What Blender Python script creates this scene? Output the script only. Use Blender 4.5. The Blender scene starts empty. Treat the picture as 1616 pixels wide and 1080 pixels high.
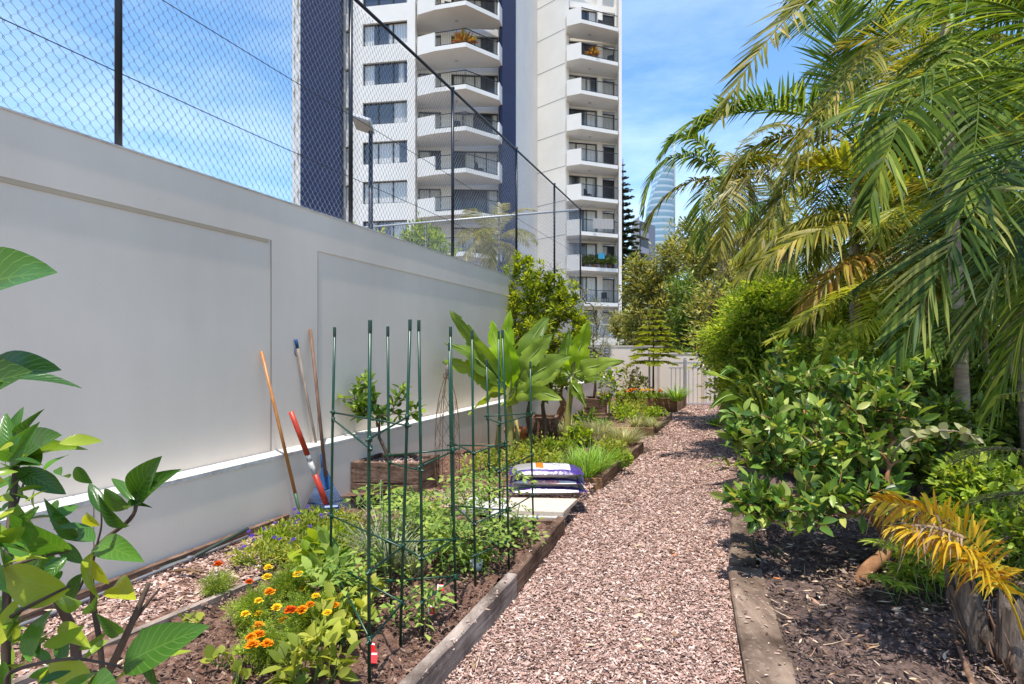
import bpy, math, random
import numpy as np
from mathutils import Vector, Matrix, noise
PI = math.pi
rad = math.radians
scene = bpy.context.scene
COL = scene.collection
F = 898.0            # focal length in photo pixels
HZ = 550.0           # photo row of the horizon
CX = 808.0
CAMH = 1.5
DS = 0.381           # direction of path and wall: x gains DS per metre of y
DN = Vector((DS, 1, 0)).normalized()      # along the wall
NN = Vector((DN.y, -DN.x, 0))             # out of the wall, towards the garden

def W(px, py, Y):
    return Vector(((px-CX)/F*Y, Y, CAMH-(py-HZ)/F*Y))
def G(px, py, z=0.0):
    Y = (CAMH-z)*F/(py-HZ)
    return Vector(((px-CX)/F*Y, Y, z))
def XY(px, Y):
    return ((px-CX)/F*Y, Y)

# ---------------------------------------------------------------- mesh builder
class MB:
    def __init__(s):
        s.v = []; s.n = 0; s.f = []; s.uv = []
    def add(s, verts, faces, mi=0, smooth=False, uv=None):
        verts = np.asarray(verts, dtype=np.float64).reshape(-1, 3)
        if isinstance(faces, np.ndarray):
            groups = [faces]
        else:
            by = {}
            for f in faces: by.setdefault(len(f), []).append(f)
            groups = [np.array(g) for g in by.values()]
        for g in groups:
            if len(g) == 0: continue
            s.f.append((g + s.n, mi, smooth))
        s.v.append(verts); s.n += len(verts)
        s.uv.append(np.zeros((len(verts), 2)) if uv is None else np.asarray(uv, dtype=np.float64))
        return s
    def mesh(s, name):
        me = bpy.data.meshes.new(name)
        if not s.v: return me
        V = np.concatenate(s.v); UV = np.concatenate(s.uv)
        me.vertices.add(len(V)); me.vertices.foreach_set('co', V.ravel())
        loops = np.concatenate([g.ravel() for g, _, _ in s.f])
        tot = np.concatenate([np.full(len(g), g.shape[1]) for g, _, _ in s.f])
        start = np.concatenate([[0], np.cumsum(tot)[:-1]])
        mi = np.concatenate([np.full(len(g), m) for g, m, _ in s.f])
        sm = np.concatenate([np.full(len(g), b) for g, _, b in s.f])
        me.loops.add(len(loops)); me.loops.foreach_set('vertex_index', loops.astype(np.int32))
        me.polygons.add(len(tot))
        me.polygons.foreach_set('loop_start', start.astype(np.int32))
        me.polygons.foreach_set('loop_total', tot.astype(np.int32))
        me.polygons.foreach_set('material_index', mi.astype(np.int32))
        me.polygons.foreach_set('use_smooth', sm.astype(bool))
        ul = me.uv_layers.new(name='UVMap')
        ul.data.foreach_set('uv', UV[loops].ravel())
        me.update(calc_edges=True)
        me.validate()
        return me
    def build(s, name, mats, parent=None, kind=None):
        me = s.mesh(name)
        if not isinstance(mats, (list, tuple)): mats = [mats]
        for m in mats: me.materials.append(m)
        o = bpy.data.objects.new(name, me); COL.objects.link(o)
        if parent is not None:
            o.parent = parent
            o.matrix_parent_inverse = parent_inv(parent)
        if kind: o['kind'] = kind
        return o
    # --- shapes
    def box(s, c, size, rz=0.0, rot=None, mi=0, bev=0.0):
        sx, sy, sz = [a/2 for a in size]
        if bev > 0:
            b = min(bev, sx*.9, sy*.9, sz*.9)
            vs = []; 
            # chamfered box: 24 verts
            for X in (-1, 1):
                for Y in (-1, 1):
                    for Z in (-1, 1):
                        vs += [(X*sx, Y*(sy-b), Z*(sz-b)), (X*(sx-b), Y*sy, Z*(sz-b)), (X*(sx-b), Y*(sy-b), Z*sz)]
            def i(X, Y, Z, k): return ((0 if X < 0 else 4)+(0 if Y < 0 else 2)+(0 if Z < 0 else 1))*3+k
            fs = []
            for S in (-1, 1):
                q = [i(S, -1, -1, 0), i(S, 1, -1, 0), i(S, 1, 1, 0), i(S, -1, 1, 0)]; fs.append(q if S > 0 else q[::-1])
                q = [i(-1, S, -1, 1), i(1, S, -1, 1), i(1, S, 1, 1), i(-1, S, 1, 1)]; fs.append(q if S < 0 else q[::-1])
                q = [i(-1, -1, S, 2), i(1, -1, S, 2), i(1, 1, S, 2), i(-1, 1, S, 2)]; fs.append(q if S > 0 else q[::-1])
            for A in (-1, 1):
                for B in (-1, 1):
                    fs.append([i(A, B, -1, 0), i(A, B, 1, 0), i(A, B, 1, 1), i(A, B, -1, 1)])
                    fs.append([i(A, -1, B, 0), i(A, 1, B, 0), i(A, 1, B, 2), i(A, -1, B, 2)])
                    fs.append([i(-1, A, B, 1), i(1, A, B, 1), i(1, A, B, 2), i(-1, A, B, 2)])
            for X in (-1, 1):
                for Y in (-1, 1):
                    for Z in (-1, 1):
                        fs.append([i(X, Y, Z, 0), i(X, Y, Z, 1), i(X, Y, Z, 2)])
        else:
            vs = [(x, y, z) for x in (-sx, sx) for y in (-sy, sy) for z in (-sz, sz)]
            fs = [(0, 1, 3, 2), (4, 6, 7, 5), (0, 4, 5, 1), (2, 3, 7, 6), (0, 2, 6, 4), (1, 5, 7, 3)]
        M = rot if rot is not None else Matrix.Rotation(rz, 3, 'Z')
        c = Vector(c)
        s.add([M @ Vector(v)+c for v in vs], fs, mi)
        return s
    def prism(s, poly, z0, z1, mi=0):
        n = len(poly)
        vs = [(p[0], p[1], z0) for p in poly]+[(p[0], p[1], z1) for p in poly]
        fs = [(i, (i+1) % n, n+(i+1) % n, n+i) for i in range(n)]
        fs += [tuple(range(n))[::-1], tuple(range(n, 2*n))]
        s.add(vs, fs, mi); return s
    def seg(s, p0, p1, z0, z1, th=.2, off=0.0, mi=0):
        """box whose front runs p0->p1 (plan), front pushed back by off, thickness th further back (left of p0->p1)"""
        a = Vector((p0[0], p0[1], 0)); b = Vector((p1[0], p1[1], 0))
        d = (b-a).normalized(); nb = Vector((-d.y, d.x, 0))
        a0 = a+nb*off; b0 = b+nb*off; a1 = a+nb*(off+th); b1 = b+nb*(off+th)
        s.prism([(a0.x, a0.y), (b0.x, b0.y), (b1.x, b1.y), (a1.x, a1.y)], z0, z1, mi); return s
    def tube(s, pts, r, n=6, mi=0, cap=True, smooth=True):
        P = np.array([tuple(p) for p in pts], dtype=float); K = len(P)
        R = np.full(K, r) if np.isscalar(r) else np.asarray(r, dtype=float)
        T = np.zeros_like(P); T[1:-1] = P[2:]-P[:-2]; T[0] = P[1]-P[0]; T[-1] = P[-1]-P[-2]
        T /= (np.linalg.norm(T, axis=1, keepdims=True)+1e-12)
        a = np.array([0, 0, 1.0]) if abs(T[0][2]) < .9 else np.array([1.0, 0, 0])
        u = np.cross(T[0], a); u /= np.linalg.norm(u)
        ang = np.arange(n)*2*PI/n; vs = []
        for k in range(K):
            u = u-T[k]*np.dot(u, T[k]); u /= (np.linalg.norm(u)+1e-12); w = np.cross(T[k], u)
            vs.append(P[k]+R[k]*(np.cos(ang)[:, None]*u+np.sin(ang)[:, None]*w))
        vs = np.concatenate(vs)
        k = np.arange(K-1)[:, None]*n; i = np.arange(n)[None, :]; j = (i+1) % n
        fs = np.stack([k+i, k+j, k+n+j, k+n+i], -1).reshape(-1, 4)
        uv = np.stack([np.tile(ang/(2*PI), K), np.repeat(np.linspace(0, 1, K), n)], 1)
        fl = list(map(tuple, fs))
        if cap: fl += [tuple(range(n))[::-1], tuple(range((K-1)*n, K*n))]
        s.add(vs, fl, mi, smooth, uv); return s
    def lathe(s, prof, c=(0, 0, 0), n=16, mi=0, smooth=True):
        ang = np.arange(n)*2*PI/n; vs = []
        for r, z in prof: vs += [(c[0]+r*math.cos(a), c[1]+r*math.sin(a), c[2]+z) for a in ang]
        fs = []
        for k in range(len(prof)-1):
            for i in range(n):
                j = (i+1) % n; fs.append((k*n+i, k*n+j, (k+1)*n+j, (k+1)*n+i))
        s.add(vs, fs, mi, smooth); return s
    def scatter(s, tv, tf, pos, X, Zh, sc, mi=0, smooth=True, uv=None):
        """copies of template at pos; template x axis along X, z axis near Zh"""
        pos = np.asarray(pos, float); X = np.asarray(X, float); Z = np.asarray(Zh, float)
        M = len(pos)
        if M == 0: return s
        X = X/(np.linalg.norm(X, axis=1, keepdims=True)+1e-9)
        Yv = np.cross(Z, X); l = np.linalg.norm(Yv, axis=1, keepdims=True)
        bad = (l[:, 0] < 1e-4); Yv[bad] = np.cross(np.array([1.0, .3, .2]), X[bad]); l = np.linalg.norm(Yv, axis=1, keepdims=True)
        Yv /= l; Z = np.cross(X, Yv)
        sc = np.broadcast_to(np.asarray(sc, float), (M,)) if np.ndim(sc) < 2 else np.asarray(sc, float)
        if sc.ndim == 1: sc = np.repeat(sc[:, None], 3, 1)
        tv = np.asarray(tv, float); n = len(tv)
        V = pos[:, None, :] + (tv[None, :, 0:1]*sc[:, None, 0:1])*X[:, None, :] + (tv[None, :, 1:2]*sc[:, None, 1:2])*Yv[:, None, :] + (tv[None, :, 2:3]*sc[:, None, 2:3])*Z[:, None, :]
        by = {}
        for f in tf: by.setdefault(len(f), []).append(f)
        base = s.n
        s.v.append(V.reshape(-1, 3)); s.n += n*M
        s.uv.append(np.zeros((n*M, 2)) if uv is None else np.tile(np.asarray(uv, float), (M, 1)))
        offs = (np.arange(M)*n)[:, None, None]
        for g in by.values():
            g = np.array(g)[None, :, :]+offs
            s.f.append((g.reshape(-1, g.shape[-1])+base, mi, smooth))
        return s

def parent_inv(p):
    # every root is placed by location only (plus z rotation): parts are modelled in world coordinates
    return Matrix.LocRotScale(p.location, p.rotation_euler, None).inverted()

def tag(o, label=None, cat=None, group=None, kind=None):
    if label: o['label'] = label
    if cat: o['category'] = cat
    if group: o['group'] = group
    if kind: o['kind'] = kind
    return o
def thing(name, label, cat, loc=(0, 0, 0), group=None):
    o = bpy.data.objects.new(name, None); COL.objects.link(o); o.location = Vector(loc)
    o.empty_display_size = .1
    return tag(o, label, cat, group)
def bez(p, n=12):
    p = [Vector(a) for a in p]; out = []
    for i in range(n):
        t = i/(n-1); q = p[:]
        while len(q) > 1: q = [q[k].lerp(q[k+1], t) for k in range(len(q)-1)]
        out.append(q[0])
    return out
def catmull(p, n=6):
    p = [Vector(a) for a in p]; out = []
    P = [p[0]*2-p[1]]+p+[p[-1]*2-p[-2]]
    for i in range(1, len(P)-2):
        for k in range(n):
            t = k/n; a, b, c, d = P[i-1:i+3]
            out.append(.5*((2*b)+(c-a)*t+(2*a-5*b+4*c-d)*t*t+(3*b-a-3*c+d)*t**3))
    out.append(p[-1]); return out

# ---------------------------------------------------------------- leaf templates (x along, y across, z up), unit length
def leaf_t(w=.4, n=3, fold=.12, droop=.15, peak=.45, pw=.8, wave=0.0):
    vs = []; uv = []; 
    for i in range(n+1):
        t = i/n
        wd = w/2*(math.sin(PI*t**(math.log(.5)/math.log(peak)))**pw) if 0 < t < 1 else 0.0
        z = -droop*t*t
        wz = wave*math.sin(t*9)*wd
        vs += [(t, -wd, z+fold*wd*2+wz), (t, 0, z), (t, wd, z+fold*wd*2-wz)]
        uv += [(t, 0), (t, .5), (t, 1)]
    fs = []
    for i in range(n):
        a = i*3
        if i == 0: fs += [(a+1, a+3, a+4), (a+1, a+4, a+5)]
        elif i == n-1: fs += [(a, a+4, a+1), (a+1, a+4, a+2)]
        else: fs += [(a, a+3, a+4, a+1), (a+1, a+4, a+5, a+2)]
    # drop unused verts
    used = sorted({i for f in fs for i in f}); mp = {u: k for k, u in enumerate(used)}
    return [vs[u] for u in used], [tuple(mp[i] for i in f) for f in fs], [uv[u] for u in used]
def strip_t(w=.05, n=3, droop=.3, taper=True):
    vs = []; 
    for i in range(n+1):
        t = i/n; wd = w/2*(1-t**2 if taper else 1)+1e-4
        vs += [(t, -wd, -droop*t*t), (t, wd, -droop*t*t)]
    fs = [(2*i, 2*i+2, 2*i+3, 2*i+1) for i in range(n)]
    return vs, fs, [(0, 0)]*len(vs)
LEAF4 = leaf_t(.38, 2, .15, .12)          # small cheap leaf
LEAF6 = leaf_t(.42, 4, .15, .18)
LEAFB = leaf_t(.5, 4, .12, .2, .45, .75)
LEAFH2 = leaf_t(.4, 12, .42, .5, .46, .85, .12)
LEAFN = leaf_t(.2, 3, .2, .2)
LEAFH = leaf_t(.42, 12, .16, .22, .44, .85, .04)
ROUND = leaf_t(.8, 4, .05, .1, .5, .6)
BLADE = strip_t(.03, 4, .25)

def rnd_unit(rng, n):
    v = rng.normal(size=(n, 3)); return v/np.linalg.norm(v, axis=1, keepdims=True)

# ---------------------------------------------------------------- materials
def newmat(name):
    m = bpy.data.materials.new(name); m.use_nodes = True
    nt = m.node_tree; nt.nodes.clear(); return m, nt
def nd(nt, t, **k):
    n = nt.nodes.new(t)
    for a, b in k.items(): setattr(n, a, b)
    return n
def ramp(nt, cols, pos=None):
    r = nd(nt, 'ShaderNodeValToRGB'); e = r.color_ramp.elements
    n = len(cols); pos = pos or [i/(n-1) for i in range(n)]
    while len(e) < n: e.new(.5)
    for i in range(n):
        e[i].position = pos[i]; e[i].color = (*cols[i][:3], 1)
    return r
def noise_tex(nt, scale, detail=6, rough=.6, coord='Object', vec=None, stretch=None):
    n = nd(nt, 'ShaderNodeTexNoise'); n.inputs['Scale'].default_value = scale
    n.inputs['Detail'].default_value = detail; n.inputs['Roughness'].default_value = rough
    if vec is None:
        tc = nd(nt, 'ShaderNodeTexCoord'); vec = tc.outputs[coord]
        if coord == 'World': pass
    if stretch:
        mp = nd(nt, 'ShaderNodeMapping'); mp.inputs['Scale'].default_value = stretch
        nt.links.new(vec, mp.inputs[0]); vec = mp.outputs[0]
    nt.links.new(vec, n.inputs['Vector']); return n
def mix(nt, a, b, fac, blend='MIX'):
    m = nd(nt, 'ShaderNodeMix', data_type='RGBA', blend_type=blend)
    for sock, v in ((m.inputs[0], fac), (m.inputs[6], a), (m.inputs[7], b)):
        if hasattr(v, 'is_linked') or hasattr(v, 'links'): nt.links.new(v, sock)
        elif isinstance(v, (tuple, list)): sock.default_value = (*v[:3], 1)
        else: sock.default_value = v
    return m.outputs[2]
def out(nt, sh):
    o = nd(nt, 'ShaderNodeOutputMaterial'); nt.links.new(sh, o.inputs['Surface']); return o
def pbsdf(nt, col, rough=.7, spec=.3, metal=0.0):
    p = nd(nt, 'ShaderNodeBsdfPrincipled')
    if hasattr(col, 'links'): nt.links.new(col, p.inputs['Base Color'])
    else: p.inputs['Base Color'].default_value = (*col[:3], 1)
    p.inputs['Roughness'].default_value = rough; p.inputs['Metallic'].default_value = metal
    p.inputs['Specular IOR Level'].default_value = spec
    return p
def bump(nt, p, h, strength=.5, dist=.01):
    b = nd(nt, 'ShaderNodeBump'); b.inputs['Strength'].default_value = strength; b.inputs['Distance'].default_value = dist
    nt.links.new(h, b.inputs['Height']); nt.links.new(b.outputs[0], p.inputs['Normal']); return b
def geo_rand(nt):
    g = nd(nt, 'ShaderNodeNewGeometry'); return g.outputs['Random Per Island']

def leaf_mat(name, cols, tr=.35, rough=.42, spec=.35, tint=(1.6, 1.5, .55), veins=False, nz=1.0, shift=1.0):
    m, nt = newmat(name)
    cols = [tuple(x*1.3 for x in c) for c in cols] if max(max(c) for c in cols) < .45 else cols
    cols = [(c[0]+.2*c[1]*shift, c[1]*(1-.04*shift), c[2]) for c in cols]
    r = ramp(nt, cols); nt.links.new(geo_rand(nt), r.inputs[0])
    n = noise_tex(nt, 2.2*nz, 3)
    rr = ramp(nt, [(.62, .66, .6), (1.3, 1.26, 1.15)], [.3, .7]); nt.links.new(n.outputs[0], rr.inputs[0])
    col = mix(nt, r.outputs[0], rr.outputs[0], 1.0, 'MULTIPLY')
    p = pbsdf(nt, col, rough+.05, spec*.6)
    if veins:
        uv = nd(nt, 'ShaderNodeUVMap'); sep = nd(nt, 'ShaderNodeSeparateXYZ'); nt.links.new(uv.outputs[0], sep.inputs[0])
        a = nd(nt, 'ShaderNodeMath', operation='SUBTRACT'); nt.links.new(sep.outputs[1], a.inputs[0]); a.inputs[1].default_value = .5
        ab = nd(nt, 'ShaderNodeMath', operation='ABSOLUTE'); nt.links.new(a.outputs[0], ab.inputs[0])
        mm = nd(nt, 'ShaderNodeMath', operation='MULTIPLY_ADD'); nt.links.new(ab.outputs[0], mm.inputs[0]); mm.inputs[1].default_value = -.55
        nt.links.new(sep.outputs[0], mm.inputs[2])
        sn = nd(nt, 'ShaderNodeMath', operation='SINE'); ml = nd(nt, 'ShaderNodeMath', operation='MULTIPLY'); nt.links.new(mm.outputs[0], ml.inputs[0]); ml.inputs[1].default_value = 62
        nt.links.new(ml.outputs[0], sn.inputs[0])
        pw = ramp(nt, [(0, 0, 0), (1, 1, 1)], [.75, 1.0]); nt.links.new(sn.outputs[0], pw.inputs[0])
        mid = ramp(nt, [(1, 1, 1), (0, 0, 0)], [0.0, .04]); nt.links.new(ab.outputs[0], mid.inputs[0])
        vv = mix(nt, pw.outputs[0], mid.outputs[0], 1.0, 'LIGHTEN')
        col2 = mix(nt, col, mix(nt, col, (.3, .45, .1), .22), vv)
        nt.links.new(col2, p.inputs['Base Color']); bump(nt, p, vv, .3, .001)
        col = col2
    t = nd(nt, 'ShaderNodeBsdfTranslucent')
    nt.links.new(mix(nt, col, tint, 1.0, 'MULTIPLY'), t.inputs[0])
    mx = nd(nt, 'ShaderNodeMixShader'); mx.inputs[0].default_value = tr
    nt.links.new(p.outputs[0], mx.inputs[1]); nt.links.new(t.outputs[0], mx.inputs[2]); out(nt, mx.outputs[0])
    return m
def rough_mat(name, c0, c1, scale=8, rough=.85, bmp=.4, dist=.01, stretch=None, detail=8, c2=None, spec=.2, pos=None):
    m, nt = newmat(name)
    n = noise_tex(nt, scale, detail, .65, stretch=stretch)
    cols = [c0, c1] if c2 is None else [c0, c1, c2]
    r = ramp(nt, cols, pos or ([.3, .7] if c2 is None else [.28, .5, .75])); nt.links.new(n.outputs[0], r.inputs[0])
    p = pbsdf(nt, r.outputs[0], rough, spec)
    if bmp: bump(nt, p, n.outputs[0], bmp, dist)
    out(nt, p.outputs[0]); return m
def plain_mat(name, c, rough=.5, metal=0.0, spec=.4, var=.12, scale=20):
    m, nt = newmat(name)
    n = noise_tex(nt, scale, 4)
    r = ramp(nt, [tuple(x*(1-var) for x in c), tuple(min(1, x*(1+var)) for x in c)], [.3, .7]); nt.links.new(n.outputs[0], r.inputs[0])
    p = pbsdf(nt, r.outputs[0], rough, spec, metal); out(nt, p.outputs[0]); return m
def island_mat(name, cols, rough=.8, tr=0.0, spec=.2, pos=None, bmp=0):
    m, nt = newmat(name)
    r = ramp(nt, cols, pos); nt.links.new(geo_rand(nt), r.inputs[0])
    n = noise_tex(nt, 60, 3); rr = ramp(nt, [(.75, .75, .75), (1.2, 1.2, 1.2)], [.3, .7]); nt.links.new(n.outputs[0], rr.inputs[0])
    p = pbsdf(nt, mix(nt, r.outputs[0], rr.outputs[0], 1.0, 'MULTIPLY'), rough, spec)
    if tr:
        t = nd(nt, 'ShaderNodeBsdfTranslucent'); nt.links.new(r.outputs[0], t.inputs[0])
        mx = nd(nt, 'ShaderNodeMixShader'); mx.inputs[0].default_value = tr
        nt.links.new(p.outputs[0], mx.inputs[1]); nt.links.new(t.outputs[0], mx.inputs[2]); out(nt, mx.outputs[0])
    else: out(nt, p.outputs[0])
    return m

M = {}
M['render'] = None
def wall_mat(name, c=(.84, .725, .6), streak=True):
    m, nt = newmat(name)
    n1 = noise_tex(nt, .7, 6, .55); n2 = noise_tex(nt, 1.2, 6, .6, stretch=(1.5, 1.5, .25)); n3 = noise_tex(nt, 90, 4, .6)
    a = ramp(nt, [tuple(x*.9 for x in c), tuple(min(1, x*1.05) for x in c)], [.3, .7]); nt.links.new(n1.outputs[0], a.inputs[0])
    b = ramp(nt, [(.95, .945, .935), (1, 1, 1)], [.3, .6]); nt.links.new(n2.outputs[0], b.inputs[0])
    col = mix(nt, a.outputs[0], b.outputs[0], 1.0, 'MULTIPLY')
    n4 = noise_tex(nt, 14, 5, .7); d = ramp(nt, [(.78, .74, .68), (1, 1, 1)], [.24, .33]); nt.links.new(n4.outputs[0], d.inputs[0])
    col = mix(nt, col, d.outputs[0], .6, 'MULTIPLY')
    # soil splash low down on the wall: a stain with its own edge
    p = pbsdf(nt, col, .95, .05); bump(nt, p, n3.outputs[0], .15, .004); out(nt, p.outputs[0]); return m
M['render'] = wall_mat('painted_render')
M['render_tan'] = wall_mat('sealant_band', (.62, .49, .34))
M['ledge'] = rough_mat('ledge_paint', (.34, .31, .28), (.56, .53, .49), 11, .9, .6, .01, c2=(.68, .65, .6), pos=[.3, .46, .7])
M['tower_white'] = rough_mat('tower_white', (.75, .715, .66), (.84, .8, .74), .35, .8, 0, detail=5)
M['navy'] = plain_mat('navy_cladding', (.01, .018, .06), .5, 0, .3, .15, 1)
M['dark_frame'] = plain_mat('dark_frame', (.03, .028, .027), .4)
M['bark_chip'] = island_mat('bark_chips', [(.07, .038, .028), (.27, .15, .11), (.45, .285, .225), (.57, .4, .33), (.72, .59, .5)], .85, pos=[0, .2, .5, .85, 1])
M['soil'] = rough_mat('soil', (.04, .02, .014), (.15, .08, .055), 26, .95, .9, .02, c2=(.26, .165, .125))
M['soil_dark'] = rough_mat('dark_soil', (.04, .026, .02), (.12, .08, .065), 20, .95, .8, .025, c2=(.24, .165, .13))
M['clod'] = island_mat('soil_clods', [(.03, .018, .014), (.1, .06, .045), (.2, .125, .095), (.34, .23, .17)], .95)
M['clod_dark'] = island_mat('dark_clods', [(.035, .022, .018), (.1, .066, .053), (.2, .135, .11), (.36, .26, .2)], .95, pos=[0, .5, .9, 1])
def timber(name, c0, c1, c2):
    m, nt = newmat(name)
    n = noise_tex(nt, 5, 8, .7, stretch=(2, .5, 9)); n2 = noise_tex(nt, 2.3, 5, .6)
    r = ramp(nt, [c0, c1, c2], [.3, .5, .72]); nt.links.new(n.outputs[0], r.inputs[0])
    r2 = ramp(nt, [(.4, .36, .33), (1.15, 1.1, 1.05)], [.38, .58]); nt.links.new(n2.outputs[0], r2.inputs[0])
    col = mix(nt, r.outputs[0], r2.outputs[0], 1.0, 'MULTIPLY')
    v = noise_tex(nt, 40, 3, .5); vr = ramp(nt, [(0, 0, 0), (1, 1, 1)], [.62, .68]); nt.links.new(v.outputs[0], vr.inputs[0])
    col = mix(nt, col, (.5, .42, .36), mix(nt, (0, 0, 0), vr.outputs[0], .2))
    p = pbsdf(nt, col, .85, .15); bump(nt, p, n.outputs[0], .6, .008); out(nt, p.outputs[0]); return m
M['timber'] = timber('weathered_timber', (.045, .028, .02), (.16, .1, .07), (.3, .21, .16))
M['timber_grey'] = timber('grey_timber', (.14, .115, .1), (.27, .225, .195), (.42, .36, .32))
M['timber_mid'] = timber('brown_grey_timber', (.085, .058, .042), (.19, .14, .105), (.31, .24, .185))
M['timber_warm'] = timber('warm_timber', (.1, .05, .025), (.28, .16, .08), (.42, .28, .16))
M['galv'] = plain_mat('galvanised_wire', (.36, .36, .37), .5, .2, .4)
M['galv_lit'] = plain_mat('galvanised_lit', (.5, .5, .5), .45, .3, .4)  # lighter copy of the galvanised wire, sunlit look put into its colour
M['post_black'] = plain_mat('black_post', (.02, .021, .028), .4)
M['stake_green'] = plain_mat('green_stake', (.006, .045, .022), .35, 0, .5, .2, 30)
M['bark'] = rough_mat('bark', (.05, .035, .025), (.16, .11, .08), 14, .9, .6, .01, stretch=(1, 1, .3))
M['bark_orange'] = rough_mat('orange_bark', (.16, .07, .03), (.38, .2, .1), 16, .8, .5, .006, stretch=(1, 1, .3))
M['palm_trunk'] = rough_mat('palm_bark', (.15, .11, .07), (.42, .34, .24), 7, .85, .5, .01, stretch=(.6, .6, 5))
M['stem'] = plain_mat('green_stem', (.12, .22, .04), .5)
M['stem_brown'] = plain_mat('brown_stem', (.16, .09, .045), .7)
M['gap_shade'] = plain_mat('shadow_gap', (.05, .04, .035), .9)  # dark tone standing in for shade in gaps; no part uses it
# leaves
L = {}
L['citrus_near'] = leaf_mat('citrus_leaf_near', [(.02, .085, .012), (.035, .12, .015), (.06, .19, .02), (.3, .36, .02)], .3, .2, .7, veins=True, shift=.4)
L['citrus'] = leaf_mat('citrus_leaf', [(.02, .075, .01), (.045, .14, .018), (.09, .22, .03), (.2, .36, .05)], .3, .35, .45)
L['lime'] = leaf_mat('lime_leaf', [(.07, .16, .012), (.13, .27, .02), (.24, .4, .03), (.38, .5, .05)], .42, .4, shift=0.6)
L['herb'] = leaf_mat('herb_leaf', [(.1, .2, .03), (.18, .32, .045), (.3, .44, .07), (.42, .52, .12)], .4, .5)
L['tomato'] = leaf_mat('tomato_leaf', [(.06, .16, .03), (.12, .27, .05), (.22, .38, .09)], .35, .55)
L['bluegreen'] = leaf_mat('onion_leaf', [(.1, .18, .1), (.2, .32, .2), (.34, .46, .3)], .2, .45)
L['chive'] = leaf_mat('chive_leaf', [(.08, .22, .03), (.16, .36, .05), (.3, .5, .08)], .3, .4, shift=0.5)
L['silver'] = leaf_mat('silver_leaf', [(.12, .17, .08), (.22, .29, .14), (.33, .38, .2)], .25, .6)
L['banana'] = leaf_mat('banana_leaf', [(.07, .18, .025), (.13, .27, .04), (.22, .38, .05)], .4, .35, .4)
L['banana_backlit'] = leaf_mat('backlit_banana_leaf', [(.17, .36, .02), (.26, .42, .03)], .55, .4, .4, shift=.4)  # yellower colour for upright leaves, backlit glow put into it
L['dark'] = leaf_mat('dark_leaf', [(.02, .07, .012), (.045, .13, .02), (.085, .2, .03), (.17, .29, .045)], .25, .35, .45)
L['mid'] = leaf_mat('mid_leaf', [(.045, .12, .016), (.09, .22, .025), (.17, .33, .04), (.28, .42, .06)], .33, .4)
L['big_shrub'] = leaf_mat('shrub_leaf', [(.015, .06, .018), (.035, .13, .025), (.075, .22, .035), (.15, .31, .055), (.32, .44, .13)], .3, .3, .5)
L['olive_tree'] = leaf_mat('olive_tree_leaf', [(.08, .1, .025), (.16, .18, .05), (.28, .28, .08), (.42, .38, .13)], .3, .5, shift=0.2)
L['palm_g'] = leaf_mat('palm_green', [(.028, .07, .012), (.055, .12, .018), (.11, .2, .03), (.26, .34, .06)], .4, .4, .25, shift=.6)
L['palm_y'] = leaf_mat('palm_olive', [(.06, .08, .012), (.12, .14, .02), (.22, .22, .035), (.36, .3, .09)], .38, .4, .4, shift=0.4)
L['palm_l'] = leaf_mat('palm_lime', [(.09, .16, .015), (.17, .25, .022), (.3, .36, .04)], .42, .4, .4)
L['palm_o'] = leaf_mat('palm_orange', [(.16, .09, .025), (.3, .17, .035), (.2, .2, .04), (.4, .3, .14)], .35, .5, .3, shift=0.2)
L['palm_pale'] = leaf_mat('palm_pale', [(.25, .25, .12), (.4, .38, .22), (.5, .46, .34)], .3, .5, .3, shift=0.1)
L['yellow'] = leaf_mat('yellow_frond', [(.42, .17, .02), (.66, .4, .02), (.72, .5, .03), (.75, .56, .08)], .4, .45, .3, tint=(1.2, 1.0, .5), shift=0)
L['dry'] = leaf_mat('dry_frond', [(.18, .1, .06), (.34, .22, .13), (.45, .34, .24)], .2, .7, .2, tint=(1, .8, .6), shift=0)
L['pine'] = leaf_mat('pine_needle', [(.012, .04, .016), (.03, .075, .03), (.06, .11, .04)], .1, .6)
L['pine_y'] = leaf_mat('young_pine', [(.16, .22, .02), (.3, .33, .03), (.44, .42, .05)], .3, .6, shift=0)
L['pinnate'] = leaf_mat('pinnate_leaf', [(.09, .2, .03), (.2, .35, .05), (.34, .48, .07), (.48, .57, .14)], .5, .45, shift=.5)
L['grass'] = leaf_mat('grass_blade', [(.12, .2, .03), (.24, .34, .06), (.4, .45, .14)], .35, .5)
# ================================================================= camera, light, sky
cam = bpy.data.cameras.new('camera'); co = bpy.data.objects.new('camera', cam); COL.objects.link(co)
co.location = (0, 0, CAMH); co.rotation_euler = (PI/2, 0, 0)
cam.sensor_width = 36; cam.lens = 36*F/1616; cam.shift_y = (HZ-540)/1616
cam.clip_start = .05; cam.clip_end = 6000; scene.camera = co
SUN_EL, SUN_AZ = rad(77), rad(193.5)      # azimuth clockwise from +y
sd = Vector((math.sin(SUN_AZ)*math.cos(SUN_EL), math.cos(SUN_AZ)*math.cos(SUN_EL), math.sin(SUN_EL)))
sl = bpy.data.lights.new('sun', 'SUN'); sl.energy = 3.4; sl.angle = rad(.5); sl.color = (1, .95, .87)
so = bpy.data.objects.new('sun', sl); COL.objects.link(so); so.rotation_euler = sd.to_track_quat('Z', 'Y').to_euler(); so.location = (0, 0, 30)
w = bpy.data.worlds.new('World'); scene.world = w; w.use_nodes = True
nt = w.node_tree; nt.nodes.clear()
sky = nd(nt, 'ShaderNodeTexSky', sky_type='NISHITA'); sky.sun_disc = False
sky.sun_elevation = SUN_EL; sky.sun_rotation = SUN_AZ; sky.altitude = 0; sky.air_density = 1.0; sky.dust_density = .5; sky.ozone_density = .8
tc = nd(nt, 'ShaderNodeTexCoord')
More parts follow.
